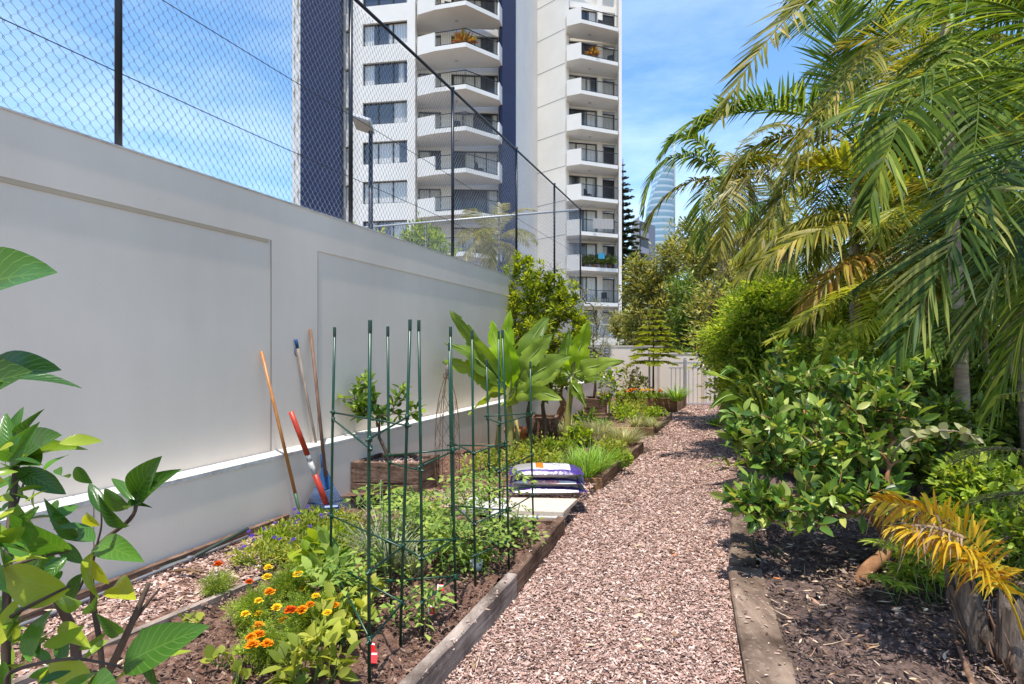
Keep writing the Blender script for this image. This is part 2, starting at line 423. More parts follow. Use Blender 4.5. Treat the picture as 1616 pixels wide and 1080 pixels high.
cn = noise_tex(nt, 2.2, 7, .62, vec=tc.outputs['Generated'], stretch=(1, 1, 3.5))
cr = ramp(nt, [(0, 0, 0), (1, 1, 1)], [.42, .75]); nt.links.new(cn.outputs[0], cr.inputs[0])
sx = nd(nt, 'ShaderNodeSeparateXYZ'); nt.links.new(tc.outputs['Generated'], sx.inputs[0])
lowr = ramp(nt, [(1, 1, 1), (0, 0, 0)], [.1, .75]); nt.links.new(sx.outputs[2], lowr.inputs[0])
cf = mix(nt, (0, 0, 0), mix(nt, cr.outputs[0], lowr.outputs[0], 1.0, 'MULTIPLY'), .6)
hs = nd(nt, 'ShaderNodeHueSaturation'); hs.inputs['Saturation'].default_value = 1.22; nt.links.new(sky.outputs[0], hs.inputs['Color'])
skyc = mix(nt, hs.outputs[0], (5.6, 6.4, 7.4), cf)
bg = nd(nt, 'ShaderNodeBackground'); bg.inputs[1].default_value = .15
nt.links.new(skyc, bg.inputs[0]); wo = nd(nt, 'ShaderNodeOutputWorld'); nt.links.new(bg.outputs[0], wo.inputs[0])
scene.view_settings.view_transform = 'Standard'; scene.view_settings.look = 'None'
scene.view_settings.exposure = 0.95; scene.view_settings.gamma = 1

# ================================================================= ground, path, soils
def noisy_sheet(name, quad, z, amp, nx, ny, mat, freq=9.0, slope=0.0, freq2=30, edge_flat=True, tilt=None):
    a, b, c, d = [Vector((*q[:2], 0)) for q in quad]
    vs = []
    for j in range(ny+1):
        v = j/ny
        for i in range(nx+1):
            u = i/nx
            p = (a.lerp(b, u)).lerp(d.lerp(c, u), v)
            h = noise.fractal(Vector((p.x*freq, p.y*freq, 3.3)), 1.0, 2.0, 4)*amp + noise.noise(Vector((p.x*freq2, p.y*freq2, 1.1)))*amp*.35
            h += noise.noise(Vector((p.x*2, p.y*2, 7)))*amp*1.0
            if edge_flat: h *= min(1, 8*u, 8*(1-u), 8*v, 8*(1-v))**.5
            zz = z + h + (tilt(u, v) if tilt else 0)
            vs.append((p.x, p.y, zz))
    fs = np.array([(j*(nx+1)+i, j*(nx+1)+i+1, (j+1)*(nx+1)+i+1, (j+1)*(nx+1)+i) for j in range(ny) for i in range(nx)])
    m = MB(); m.add(vs, fs, 0, True); o = m.build(name, mat); o['kind'] = 'structure'; return o

g = MB(); g.add([(-900, -60, -.06), (900, -60, -.06), (900, 1600, -.06), (-900, 1600, -.06)], [(0, 1, 2, 3)])
g.build('ground', rough_mat('ground_soil', (.07, .05, .035), (.2, .15, .1), 3, .95, .3), kind='structure')

def pathL(Y): return DS*Y-3.0
# path sheet below the chips
pm, nt = newmat('bark_mulch_bed')
n = nd(nt, 'ShaderNodeTexVoronoi'); n.inputs['Scale'].default_value = 60
tc_ = nd(nt, 'ShaderNodeTexCoord'); mp = nd(nt, 'ShaderNodeMapping'); mp.inputs['Scale'].default_value = (1, 1.7, 1); mp.inputs['Rotation'].default_value = (0, 0, .6)
nt.links.new(tc_.outputs['Object'], mp.inputs[0]); nt.links.new(mp.outputs[0], n.inputs['Vector'])
r = ramp(nt, [(.05, .03, .022), (.2, .12, .09), (.36, .24, .2), (.5, .38, .33)], [0, .3, .7, 1]); nt.links.new(n.outputs['Color'], r.inputs[0])
n5 = noise_tex(nt, 1.3, 3); r5 = ramp(nt, [(.82, .8, .8), (1.1, 1.1, 1.1)], [.3, .7]); nt.links.new(n5.outputs[0], r5.inputs[0])
p = pbsdf(nt, mix(nt, r.outputs[0], r5.outputs[0], 1.0, 'MULTIPLY'), .9, .15); bump(nt, p, n.outputs['Distance'], .9, .02); out(nt, p.outputs[0])
M['mulch'] = pm
noisy_sheet('path', [(-2.2, -1), (.35, -1), (6.6, 16.8), (2.5, 16.8)], 0, .012, 60, 260, M['mulch'], 5, freq2=14, edge_flat=False)

def in_quad_points(quad, n, rng):
    a, b, c, d = [np.array([*q[:2]]) for q in quad]
    u = rng.random(n)[:, None]; v = rng.random(n)[:, None]
    return (a*(1-u)+b*u)*(1-v)+(d*(1-u)+c*u)*v
def chips(name, quads, mat, seed, label=None):
    """quads: (quad, n, length, z, zvar)"""
    rng = np.random.default_rng(seed); m = MB()
    tv = [(-.5, -.3, .0), (.5, -.22, .03), (.42, .3, .0), (-.4, .22, .05), (0, .0, .09)]
    tf = [(0, 1, 4), (1, 2, 4), (2, 3, 4), (3, 0, 4)]
    for quad, n, ln, z, zv in quads:
        P = in_quad_points(quad, n, rng); Z = z+rng.random(n)*zv
        pos = np.concatenate([P, Z[:, None]], 1)
        a = rng.random(n)*2*PI
        X = np.stack([np.cos(a), np.sin(a), rng.normal(size=n)*.25], 1)
        N = np.stack([rng.normal(size=n)*.42, rng.normal(size=n)*.42, np.ones(n)], 1)
        s = ln*(.45+rng.random(n)**2*1.3)
        sc = np.stack([s, s*(.35+.6*rng.random(n)), s*1.2], 1)
        m.scatter(tv, tf, pos, X, N, sc, 0, False)
    o = m.build(name, mat); o['kind'] = 'stuff'
    tag(o, label); return o

# right garden bed and soil
RT = [(.97, 2.1), (1.16, 2.9), (1.47, 3.85), (2.0, 5.2), (2.5, 6.4), (4.05, 10.4), (5.0, 14.0)]    # path side of right edging
noisy_sheet('garden_soil', [(.8, 1.2), (5.5, 1.2), (7.5, 5.0), (2.05, 5.0)], .055, .05, 110, 110, M['soil_dark'], 4, freq2=16, edge_flat=False)
noisy_sheet('garden_soil', [(2.05, 5.0), (7.5, 5.0), (18, 18.5), (7.0, 18.5)], .05, .05, 60, 80, M['soil_dark'], 3, freq2=12, edge_flat=False)
# bed soils
def BL(Y, off): return (DS*Y-3.671+off/ DN.y, Y)     # point at perpendicular distance off from low wall face
B1 = [(-.55-.06, 2.0), (.42-.075, 4.56)]
noisy_sheet('bed_soil', [BL(1.0, .75), (B1[0][0]-.3, 1.2), (B1[1][0], B1[1][1]), BL(5.1, .06)], .085, .035, 110, 150, M['soil'], 7, freq2=26, edge_flat=False)
noisy_sheet('bed_soil', [(-1.9, 5.3), (.9, 6.04), (1.84, 8.1), (-.5, 8.4)], .10, .03, 60, 60, M['soil'], 7)
noisy_sheet('bed_soil', [(.4, 9.65), (2.36, 9.66), (3.28, 11.75), (1.0, 11.7)], .10, .03, 50, 50, M['soil'], 7)
noisy_sheet('bed_soil', [(2.3, 13.3), (3.78, 13.25), (4.4, 14.45), (2.6, 14.6)], .28, .03, 30, 30, M['soil'], 7)
# mulch strip by wall
noisy_sheet('mulch_strip', [BL(1.0, -.02), BL(1.0, .8), BL(5.0, .75), BL(5.0, -.02)], .075, .012, 40, 120, M['mulch'], 6, edge_flat=False)

chips('bark_mulch', [
    ([(-.75, 1.9), (1.0, 1.9), (1.30, 3.3), (-.12, 3.3)], 42000, .0175, .0, .016),
    ([(-.12, 3.3), (1.28, 3.3), (1.95, 5.1), (.5, 5.1)], 42000, .0195, .0, .016),
    ([(.2, 5.1), (1.95, 5.1), (2.75, 7.2), (.9, 7.2)], 28000, .023, .0, .016),
    ([(.9, 7.2), (2.85, 7.2), (3.9, 10.2), (1.6, 10.2)], 20000, .029, .0, .018),
    ([(2.0, 10.2), (4.05, 10.2), (5.6, 14.8), (2.8, 14.8)], 14000, .042, .0, .02),
    ([BL(1.6, 0.04), BL(1.6, .78), BL(4.8, .66), BL(4.8, .04)], 22000, .026, .085, .014),
    ([(.4, 5.6), (.9, 5.6), (1.0, 6.0), (.5, 6.0)], 1200, .03, .0, .016),
    ([(-.8, 5.0), (.5, 5.1), (.9, 5.95), (-1.0, 5.6)], 5000, .03, .09, .012),
    ([(.85, 1.9), (1.03, 1.9), (1.6, 3.7), (1.42, 3.7)], 150, .018, .078, .006),
    ([(1.5, 3.85), (1.66, 3.85), (2.5, 6.0), (2.4, 6.0)], 160, .018, .088, .006),
    ([(-.56, 1.8), (-.50, 1.8), (.39, 4.5), (.34, 4.5)], 110, .016, .148, .005),
], M['bark_chip'], 1)
chips('soil_crumbs', [
    ([BL(1.6, .85), (-.65, 1.7), (.3, 4.5), BL(4.7, .5)], 16000, .016, .085, .03),
    ([BL(1.6, .85), (-.65, 1.7), (.3, 4.5), BL(4.7, .5)], 1500, .03, .085, .04),
    ([(-1.6, 5.9), (.9, 6.1), (1.8, 8.0), (-.5, 8.2)], 3000, .025, .1, .03),
], M['clod'], 2)
chips('soil_crumbs', [
    ([(1.04, 1.9), (3.4, 1.9), (4.2, 5.2), (2.1, 5.2)], 22000, .02, .05, .06),
    ([(1.04, 1.9), (3.4, 1.9), (4.2, 5.2), (2.1, 5.2)], 3400, .042, .05, .06),
], M['clod_dark'], 3)
def litter(name, quads, mat, seed):
    rng = np.random.default_rng(seed); m = MB()
    for quad, n, ln, z in quads:
        P = in_quad_points(quad, n, rng); pos = np.concatenate([P, (z+rng.random(n)*.03)[:, None]], 1)
        a = rng.random(n)*2*PI; X = np.stack([np.cos(a), np.sin(a), rng.normal(size=n)*.15], 1)
        N = np.stack([rng.normal(size=n)*.5, rng.normal(size=n)*.5, np.ones(n)], 1)
        s = ln*(.4+rng.random(n)*1.1); t = leaf_t(.28, 3, .2, -.2)
        m.scatter(t[0], t[1], pos, X, N, s)
        k = n//2
        tv, tf, _ = strip_t(.035, 3, -.2)
        m.scatter(tv, tf, pos[:k]+.01, X[::-1][:k], N[:k], s[:k]*2)
    o = m.build(name, mat); o['kind'] = 'stuff'; return o
M['litter'] = island_mat('dry_litter', [(.1, .05, .03), (.3, .18, .1), (.5, .36, .22), (.62, .5, .36), (.4, .14, .05)], .8)
litter('leaf_litter', [([(1.05, 1.9), (3.2, 1.9), (4.2, 5.2), (2.1, 5.2)], 1000, .045, .09),
                       ([BL(1.6, .1), BL(1.6, .8), BL(4.8, .7), BL(4.8, .1)], 130, .05, .1),
                       ([BL(1.6, .9), (-.7, 1.9), (.25, 4.4), BL(4.7, .6)], 160, .03, .11),
                       ([(-.4, 1.9), (1.0, 1.9), (2.3, 6.4), (.9, 6.4)], 170, .045, .01)], M['litter'], 4)

# ================================================================= long garden wall
def WL(Y, off=0.0, z=0.0):          # on the upper wall face, off towards the garden
    p = Vector((DS*Y-3.874, Y, z)); return p+NN*off
def wall_seg(m, Ya, Yb, z0, z1, off, th, mi=0):
    a = WL(Ya, off); b = WL(Yb, off); c = WL(Yb, off-th); d = WL(Ya, off-th)
    m.prism([(d.x, d.y), (a.x, a.y), (b.x, b.y), (c.x, c.y)], z0, z1, mi)
wl = thing('boundary_wall', 'tall pale grey rendered wall with recessed panels along the left of the garden', 'wall', WL(6))
m = MB(); wall_seg(m, -2.5, 15.25, -.1, 2.772, -.0075, .22); m.build('wall_body', M['render'], wl)
m = MB()
wall_seg(m, -2.5, 15.25, 2.417, 2.776, 0, .0074)
for ya, yb in ((4.82, 5.36), (10.8, 11.3), (-.6, 0)):
    wall_seg(m, ya, yb, .55, 2.4168, 0, .0074)
m.build('raised_border', M['render'], wl)
m = MB(); wall_seg(m, -2.5, 4.79, 2.389, 2.4165, -.002, .005)
m.build('sealant_joint', M['render_tan'], wl)
m = MB()
for y in (4.817, 5.363): wall_seg(m, y-.003, y+.003, .63, 2.417, .0008, .004)
m.build('panel_joint', plain_mat('joint_grey', (.3, .26, .22), .9), wl)
m = MB(); wall_seg(m, -2.5, 15.25, 2.776, 2.788, .006, .245); m.build('coping', M['ledge'], wl)
# low plinth wall with ledge
lw = thing('plinth_wall', 'low painted plinth with a sunlit ledge running along the foot of the tall wall', 'low wall', WL(6, .19))
m = MB(); ys = [-2.5, 1.2, 3.36, 5.9, 8.5, 11.0, 14.0, 18.4]
for a, b in zip(ys, ys[1:]): wall_seg(m, a+.004, b-.004, -.1, .60, .186, .1859)
m.build('plinth_body', M['render'], lw)
m = MB()
for k, (a, b) in enumerate(zip(ys, ys[1:])): wall_seg(m, a+.005, b-.005, .6, .628+.002*(k % 2), .192, .1915)
m.build('ledge_cap', M['ledge'], lw)
# lower wall continuing behind with louvres
lv = thing('louvre_wall', 'low pale wall with white horizontal louvre panels beyond the end of the tall wall', 'wall', WL(16.5))
m = MB(); wall_seg(m, 15.27, 18.6, -.1, .75, -.02, .18); wall_seg(m, 17.2, 17.75, .75, 1.52, -.02, .18); wall_seg(m, 15.27, 15.5, .75, 1.52, -.02, .18)
wall_seg(m, 15.27, 18.6, 1.52, 1.58, -.01, .2); m.build('wall_body', M['render'], lv)
m = MB()
for k in range(8): 
    z = .79+k*.092
    for a, b in ((15.52, 17.18), (17.77, 18.55)): wall_seg(m, a, b, z, z+.05, -.03-.0, .06)
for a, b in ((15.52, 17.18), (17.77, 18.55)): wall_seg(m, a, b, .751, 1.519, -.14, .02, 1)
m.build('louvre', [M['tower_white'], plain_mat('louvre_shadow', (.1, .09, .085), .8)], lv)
# edging along the wall base: dark timber and grey conduit
e = MB(); 
def wseg_pts(Ya, Yb, off, z, n=12): return [WL(Ya+(Yb-Ya)*i/n, off, z+.004*math.sin(i*2.1)) for i in range(n+1)]
wall_seg(e, .8, 4.75, .04, .14, .26, .045)
tag(e.build('timber_edging', M['timber']), 'dark rotting edging board lying at the foot of the left wall', 'edging board')
e = MB(); e.tube(wseg_pts(.8, 4.3, .31, .115), .011, 8)
e.box(WL(3.85, .31, .118), (.035, .035, .032), bev=.006)
tag(e.build('conduit_pipe', plain_mat('grey_conduit', (.17, .17, .18), .45)), 'grey conduit pipe with a small joint running in front of the dark edging board', 'pipe')
e = MB(); a = G(308, 878, .12); b = G(392, 834, .22); e.tube([a+Vector((-.25, -.35, -.03)), a, b], .012, 6)
tag(e.build('garden_hose', plain_mat('hose_green', (.04, .06, .045), .5)), 'dark green pipe end lifting off the ground at the foot of the left wall', 'hose')
e = MB(); a = G(300, 968, .1); b = G(415, 918, .1)
d = (b-a).normalized(); nrm = Vector((-d.y, d.x, 0))
e.prism([tuple((a-d*1.2)[:2]), tuple(b[:2]), tuple((b+nrm*.04)[:2]), tuple((a-d*1.2+nrm*.04)[:2])], .05, .125)
tag(e.build('edging_board', M['timber_grey']), 'pale weathered edging board between bark mulch strip and front bed soil', 'edging board')
e = MB()
for (a, b) in (((262, 903), (330, 905)), ((275, 899), (322, 911))):
    p, q = G(a[0], a[1], .12), G(b[0], b[1], .12); e.tube([p, (p+q)/2+Vector((0, 0, .02)), q], [.004, .01, .003], 5)
tag(e.build('fallen_twig', M['stem_brown']), 'reddish brown fallen twig lying on the bark mulch by the left wall', 'twig')

# far wall, pillar, gate, wall behind gate
fw = MB(); a = XY(965, 18.62); b = XY(1046, 18.9)
fw.seg(a, b, -.1, 1.56, .2); fw.seg((a[0]-.02, a[1]-.02), (b[0]+.02, b[1]-.02), 1.56, 1.59, .24)
tag(fw.build('far_wall', M['render']), 'pale pinkish wall closing the far end of the garden behind the small pine', 'wall')
pl = MB(); a = XY(1041, 15.6); b = XY(1111, 15.75)
pl.seg(a, b, -.1, 1.35, .2); pl.seg((a[0]-.015, a[1]-.015), (b[0]+.015, b[1]-.015), 1.35, 1.375, .23)
tag(pl.build('gate_pier', M['render']), 'square pale rendered wall panel standing left of and behind the metal gate', 'wall')
pl = MB(); a = XY(1112, 15.62); b = XY(1230, 15.9); pl.seg(a, b, -.1, 1.02, .2)
tag(pl.build('back_wall', M['render']), 'pinkish rendered wall seen through the pickets of the gate', 'wall')
gt = thing('metal_gate', 'grey metal picket gate at the end of the bark path', 'gate', (*XY(1100, 14.8), 0))
m = MB(); p = XY(1081, 14.72); m.box((p[0], p[1], .61), (.07, .07, 1.22), bev=.008); m.lathe([(.0, .0), (.03, 0), (.035, .03), (.0, .06)], (p[0], p[1], 1.22), 10); m.build('gate_post', M['galv'], gt)
m = MB(); a = Vector((*XY(1056, 14.8), 0)); b = Vector((*XY(1172, 15.0), 0)); L_ = (b-a).length; c = (a+b)/2; rz = math.atan2((b-a).y, (b-a).x)
m.box((c.x, c.y, 1.12), (L_, .05, .045), rz); m.box((c.x, c.y, .99), (L_, .03, .03), rz); m.box((c.x, c.y, .06), (L_, .03, .03), rz); m.build('rail', M['galv_lit'], gt)
m = MB(); k = 17
for i in range(k):
    q = a.lerp(b, (i+.5)/k); m.box((q.x, q.y, .525), (.018, .018, .90), rz)
m.build('picket', M['galv_lit'], gt)

# ================================================================= raised bed boards
def board(m, p0, p1, z0, z1, th=.05, jit=0.006, mi=0, seed=0):
    """plank with slightly irregular long edges; outer face p0->p1, thickness to the left"""
    a = Vector((p0[0], p0[1], 0)); b = Vector((p1[0], p1[1], 0)); d = (b-a); Ln = d.length; d.normalize(); nb = Vector((-d.y, d.x, 0))
    K = max(4, int(Ln/.12)); vs = []; bv = .007
    for i in range(K+1):
        t = i/K; c = a.lerp(b, t)
        jo = noise.noise(Vector((t*Ln*3, seed, 0)))*jit; jt = noise.noise(Vector((t*Ln*2.3, seed+9, 4)))*jit
        for (o, z) in ((0+jo, z0), (0+jo, z1-bv+jt), (bv+jo, z1+jt), (th-bv, z1+jt*.6), (th, z1-bv+jt), (th, z0)):
            q = c+nb*o; vs.append((q.x, q.y, z))
    fs = [(i*6+k, i*6+(k+1) % 6, (i+1)*6+(k+1) % 6, (i+1)*6+k) for i in range(K) for k in range(6)]
    fs = [f[::-1] for f in fs]+[tuple(range(6)), tuple(range(K*6, K*6+6))[::-1]]
    m.add(vs, fs, mi, False)
b1 = thing('raised_bed', 'weathered timber edging of the large front vegetable bed with tomato stakes', 'raised bed', (.0, 3.3, 0), 'raised garden beds along the path')
m = MB(); board(m, (-.62, 1.7), (.03, 3.42), -.02, .145, .065, .012, seed=1); m.build('board', M['timber_grey'], b1)
m = MB(); board(m, (.034, 3.432), (.425, 4.58), -.02, .145, .065, .012, seed=2); m.build('board', M['timber'], b1)
m = MB(); board(m, (.425, 4.585), (-.75, 4.66), -.02, .125, .05, .01, seed=3); m.build('board', M['timber'], b1)
def bed(label, boards, loc, mats):
    t = thing('raised_bed', label, 'raised bed', loc, 'raised garden beds along the path')
    for k, (p0, p1, h) in enumerate(boards):
        m = MB(); board(m, p0, p1, -.02, h, .05, .01, seed=k*3+loc[1]); m.build('board', M[mats[k % len(mats)]], t)
    return t
bed('timber bed with chives and yellow green herbs beside the stacked bags', [((-.6, 5.92), (.945, 6.0), .13), ((.955, 6.005), (1.34, 6.95), .15), ((1.345, 6.96), (1.885, 8.14), .155), ((1.88, 8.19), (-.2, 8.3), .15)], (.8, 6.5, 0), ['timber_warm', 'timber', 'timber'])
bed('third timber bed from the front, with low green herbs', [((1.0, 9.72), (2.39, 9.62), .155), ((2.4, 9.63), (3.32, 11.8), .155), ((3.3, 11.84), (1.6, 11.9), .15)], (2.3, 10, 0), ['timber_warm', 'timber', 'timber'])
bed('tall far timber bed with orange marigolds in front of the gate', [((2.45, 13.35), (3.81, 13.2), .34), ((3.82, 13.21), (4.45, 14.5), .34), ((4.44, 14.54), (2.7, 14.7), .34)], (3.5, 13.5, 0), ['timber_warm', 'timber_warm', 'timber'])
# right edging sleepers
def sleeper(p0, p1, w0, h, label, seed):
    m = MB(); board(m, p1, p0, -.02, h, -w0, .012, seed=seed)
    m = MB()
    a = Vector((*p0, 0)); b = Vector((*p1, 0)); d = (b-a).normalized(); nr = Vector((d.y, -d.x, 0)); K = 24; vs = []
    for i in range(K+1):
        t = i/K; c = a.lerp(b, t)
        for k, (o, z) in enumerate(((0, -.03), (0, h-.012), (.012, h), (w0*.5, h-.002), (w0-.012, h), (w0, h-.012), (w0, -.03))):
            jo = noise.noise(Vector((t*9, seed+k*.2, 0)))*.01; jz = noise.noise(Vector((t*14, seed+k, 4)))*.004
            q = c+nr*(o+jo); vs.append((q.x, q.y, z+(jz if z > 0 else 0)))
    fs = [(i*7+k, i*7+k+1, (i+1)*7+k+1, (i+1)*7+k) for i in range(K) for k in range(6)]+[tuple(range(7))[::-1], tuple(range(K*7, K*7+7))]
    m.add(vs, fs); o = m.build('timber_sleeper', M['timber_mid'])
    tag(o, label, 'timber edging', 'sleepers edging the right side of the path')
sleeper((.777, 1.7), (1.415, 3.74), .215, .075, 'nearest broad grey sleeper edging the right of the path, leaf shadows on it', 1)
sleeper((1.46, 3.83), (2.37, 6.1), .17, .085, 'middle grey sleeper edging the right of the path, beside the big shrub', 2)
sleeper((2.45, 6.2), (3.9, 9.8), .2, .08, 'far sleeper edging the right of the path, mostly under strappy leaves', 3)
# ================================================================= chain link fences on the wall
def chainlink(p0, p1, z0, z1, pitch=.07, r=.0021):
    """woven mesh: one zigzag wire per picket, neighbours hook at the corners"""
    a = np.array(p0[:2]); b = np.array(p1[:2]); Ln = np.linalg.norm(b-a); d = (b-a)/Ln; nrm = np.array([-d[1], d[0]])
    m = MB(); npk = int(Ln/(pitch/2)); nz = int((z1-z0)/(pitch*.5)); V = []; Fc = []
    hz = pitch*.62
    nz = int((z1-z0)/hz)
    idx = np.arange(nz*3)     # three points per half wave: corner, corner, mid straight
    for k in range(npk):
        c = (k+.5)*pitch/2
        zs = []; xs = []; ys = []
        for j in range(nz+1):
            side = 1 if (j+k) % 2 else -1
            z = z0+j*hz
            for dz in (-.10, .10):
                xs.append(c+side*(pitch/4+.004)); ys.append(.0025*side*(1 if dz > 0 else -1)); zs.append(z+dz*hz)
        xs = np.array(xs); ys = np.array(ys); zs = np.array(zs)
        ok = (zs <= z1); xs, ys, zs = xs[ok], ys[ok], zs[ok]
        P = np.stack([a[0]+d[0]*xs+nrm[0]*ys, a[1]+d[1]*xs+nrm[1]*ys, zs], 1)
        K = len(P)
        # triangular tube
        offs = [(-r*.9, -.5*r), (r*.9, -.5*r), (0, r)]
        ring = np.stack([P+np.array([d[0]*o+nrm[0]*q, d[1]*o+nrm[1]*q, 0]) for o, q in offs], 1)
        ring[:, :, 2] += np.array([-r*.3, r*.3, 0])
        base = len(V)*0+sum(len(v) for v in V)
        V.append(ring.reshape(-1, 3))
        kk = np.arange(K-1)[:, None]*3; ii = np.arange(3)[None, :]; jj = (ii+1) % 3
        Fc.append(np.stack([kk+ii, kk+jj, kk+3+jj, kk+3+ii], -1).reshape(-1, 4)+base)
    m.add(np.concatenate(V), np.concatenate(Fc), 0, False)
    return m
cf = thing('chainlink_fence', 'tall grey chain link fence with black posts standing on top of the long wall', 'fence', WL(6, -.1, 2.78))
FZ0, FZ1 = 2.82, 5.20
f0 = WL(1.55, -.1); f1 = WL(15.15, -.1)
chainlink(f0, f1, FZ0, FZ1).build('mesh', M['galv'], cf)
for Y in (1.45, 3.663, 5.93, 8.13, 10.58, 12.89, 15.15):
    m = MB(); q = WL(Y, -.08); m.tube([(q.x, q.y, 2.785), (q.x, q.y, FZ1+.02)], .023, 10)
    m.lathe([(.03, 0), (.03, .02), (0, .045)], (q.x, q.y, FZ1+.02), 10); m.build('fence_post', M['post_black'], cf)
m = MB(); m.tube([WL(1.3, -.08, FZ1), WL(15.15, -.08, FZ1)], .02, 8); m.build('top_rail', M['post_black'], cf)
for z in (3.30, 3.95):
    m = MB(); m.tube([WL(Y_, -.09, z+.012*math.sin(Y_)) for Y_ in np.linspace(1.3, 15.15, 20)], .0035, 5); m.build('tension_wire', M['post_black'], cf)
rf = thing('chainlink_fence', 'chain link fence with a pale top rail turning left from the end of the wall', 'fence', WL(15.15, -.1, 0))
c1 = WL(15.15, -.1); c0 = c1-Vector((9.6, -3.4, 0)).normalized()*9.2
chainlink(c0, c1, 1.5, 5.18, .085, .0022).build('mesh', M['galv'], rf)
m = MB(); m.tube([(c0.x, c0.y, 5.2), (c1.x, c1.y, 5.2)], .03, 8); m.build('top_rail', M['galv_lit'], rf)
for k in range(0, 4):
    q = c0.lerp(c1, k/4); m = MB(); m.tube([(q.x, q.y, 0), (q.x, q.y, 5.2)], .028, 8); m.build('fence_post', M['post_black'], rf)
# floodlight
fl = thing('floodlight', 'pale box shaped floodlight on a dark pole behind the fence', 'floodlight', (*XY(585, 12), 0))
m = MB(); p = XY(585, 12); m.tube([(p[0], p[1], 0), (p[0], p[1], 6.2)], [.06, .045], 10); m.build('pole', M['post_black'], fl)
m = MB(); R_ = Matrix.Rotation(rad(18), 3, 'Y') @ Matrix.Rotation(rad(-12), 3, 'X')
q = W(573, 196, 11.9); m.box(q, (.42, .5, .1), rot=R_, bev=.03); m.build('lamp_head', M['galv_lit'], fl)
m = MB(); m.box(q+R_ @ Vector((0, 0, -.055)), (.34, .4, .014), rot=R_); m.build('lens', plain_mat('lens', (.5, .5, .45), .15), fl)

# ================================================================= apartment tower
TF = 2.92; TZ = 2.42
def tower_glass(name, kind):
    m, nt = newmat(name)
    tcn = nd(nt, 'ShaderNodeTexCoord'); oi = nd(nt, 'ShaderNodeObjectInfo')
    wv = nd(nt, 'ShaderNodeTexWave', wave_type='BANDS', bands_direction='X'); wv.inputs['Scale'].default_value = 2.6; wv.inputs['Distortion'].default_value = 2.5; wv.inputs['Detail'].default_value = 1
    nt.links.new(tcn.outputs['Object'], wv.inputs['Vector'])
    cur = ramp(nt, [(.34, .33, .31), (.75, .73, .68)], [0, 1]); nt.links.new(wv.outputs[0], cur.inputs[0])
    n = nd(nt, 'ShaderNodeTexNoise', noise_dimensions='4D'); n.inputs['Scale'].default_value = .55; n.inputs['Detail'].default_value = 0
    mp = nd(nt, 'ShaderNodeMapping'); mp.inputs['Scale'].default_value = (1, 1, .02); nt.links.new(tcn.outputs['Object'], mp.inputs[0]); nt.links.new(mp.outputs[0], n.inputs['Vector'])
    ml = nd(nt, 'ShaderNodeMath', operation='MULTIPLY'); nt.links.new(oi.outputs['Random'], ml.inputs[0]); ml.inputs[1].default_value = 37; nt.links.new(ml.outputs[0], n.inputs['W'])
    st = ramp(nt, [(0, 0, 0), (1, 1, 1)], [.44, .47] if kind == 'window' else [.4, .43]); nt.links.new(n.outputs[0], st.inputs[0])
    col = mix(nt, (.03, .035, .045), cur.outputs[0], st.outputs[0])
    p = pbsdf(nt, col, .35, .5); p.inputs['Coat Weight'].default_value = .9 if kind == 'window' else .5; p.inputs['Coat Roughness'].default_value = .03; p.inputs['Coat IOR'].default_value = 1.7
    out(nt, p.outputs[0]); return m
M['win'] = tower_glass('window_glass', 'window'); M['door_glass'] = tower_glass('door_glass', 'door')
at = thing('apartment_tower', 'white high rise apartment tower with navy stripes and curved balconies behind the fence', 'apartment tower', (*XY(700, 44), 0))
ZT = 2.42+TF*12.6
m = MB()
m.prism([XY(463, 48), XY(475, 43.4), XY(540, 43.2), XY(567, 43), XY(655, 42.6), XY(660, 44.1), XY(789, 44.2), XY(813, 44), XY(850, 52), XY(893, 50), XY(976, 51.6), XY(976, 62), XY(463, 62)], 0, ZT)
m.build('tower_core', M['tower_white'], at)
m = MB(); m.seg(XY(474, 42.3), XY(537, 42.1), 0, ZT, .6); m.build('navy_panel', M['navy'], at)
m = MB(); m.seg(XY(789, 42.4), XY(814, 42.6), 0, ZT, .8); m.build('navy_panel', M['navy'], at)
# column and grooved flank
m = MB(); m.seg(XY(814.5, 42.9), XY(826, 45), 0, ZT, .5); m.seg(XY(826, 45.01), XY(848, 50.6), 0, ZT, .5)
m.seg(XY(848, 50.6), XY(892, 48.4), 0, ZT, .5); m.build('flank_wall', M['tower_white'], at)
m = MB(); a = Vector((*XY(848, 50.6), 0)); b = Vector((*XY(892, 48.4), 0))
for k in range(1, 13):
    z = TZ+TF*k; m.seg(XY(848, 50.6), XY(892, 48.4), z-.02, z+.03, .01, -.008)
m.build('groove', plain_mat('groove_grey', (.3, .3, .3), .8), at)
def facade(m, p0, p1, ops, k0=0, k1=12, th=.35):
    """white wall with one row of openings (t0,t1,zb,zt) repeated each storey; returns opening list"""
    a = Vector((*p0, 0)); b = Vector((*p1, 0)); res = []
    ts = [0]+[x for o in ops for x in o[:2]]+[1]
    zmin = min(o[2] for o in ops); zmax = max(o[3] for o in ops)
    m.seg(p0, p1, 0, TZ+TF*k0+zmin, th)
    for k in range(k0, k1+1):
        z = TZ+TF*k
        top = z+TF+zmin if k < k1 else ZT
        m.seg(p0, p1, z+zmax, top, th)
        for i in range(0, len(ts), 2):
            q0, q1 = a.lerp(b, ts[i]), a.lerp(b, ts[i+1])
            if (q1-q0).length > .02: m.seg(q0, q1, z+zmin, z+zmax, th)
        for o in ops: res.append((a.lerp(b, o[0]), a.lerp(b, o[1]), z+o[2], z+o[3]))
    return res
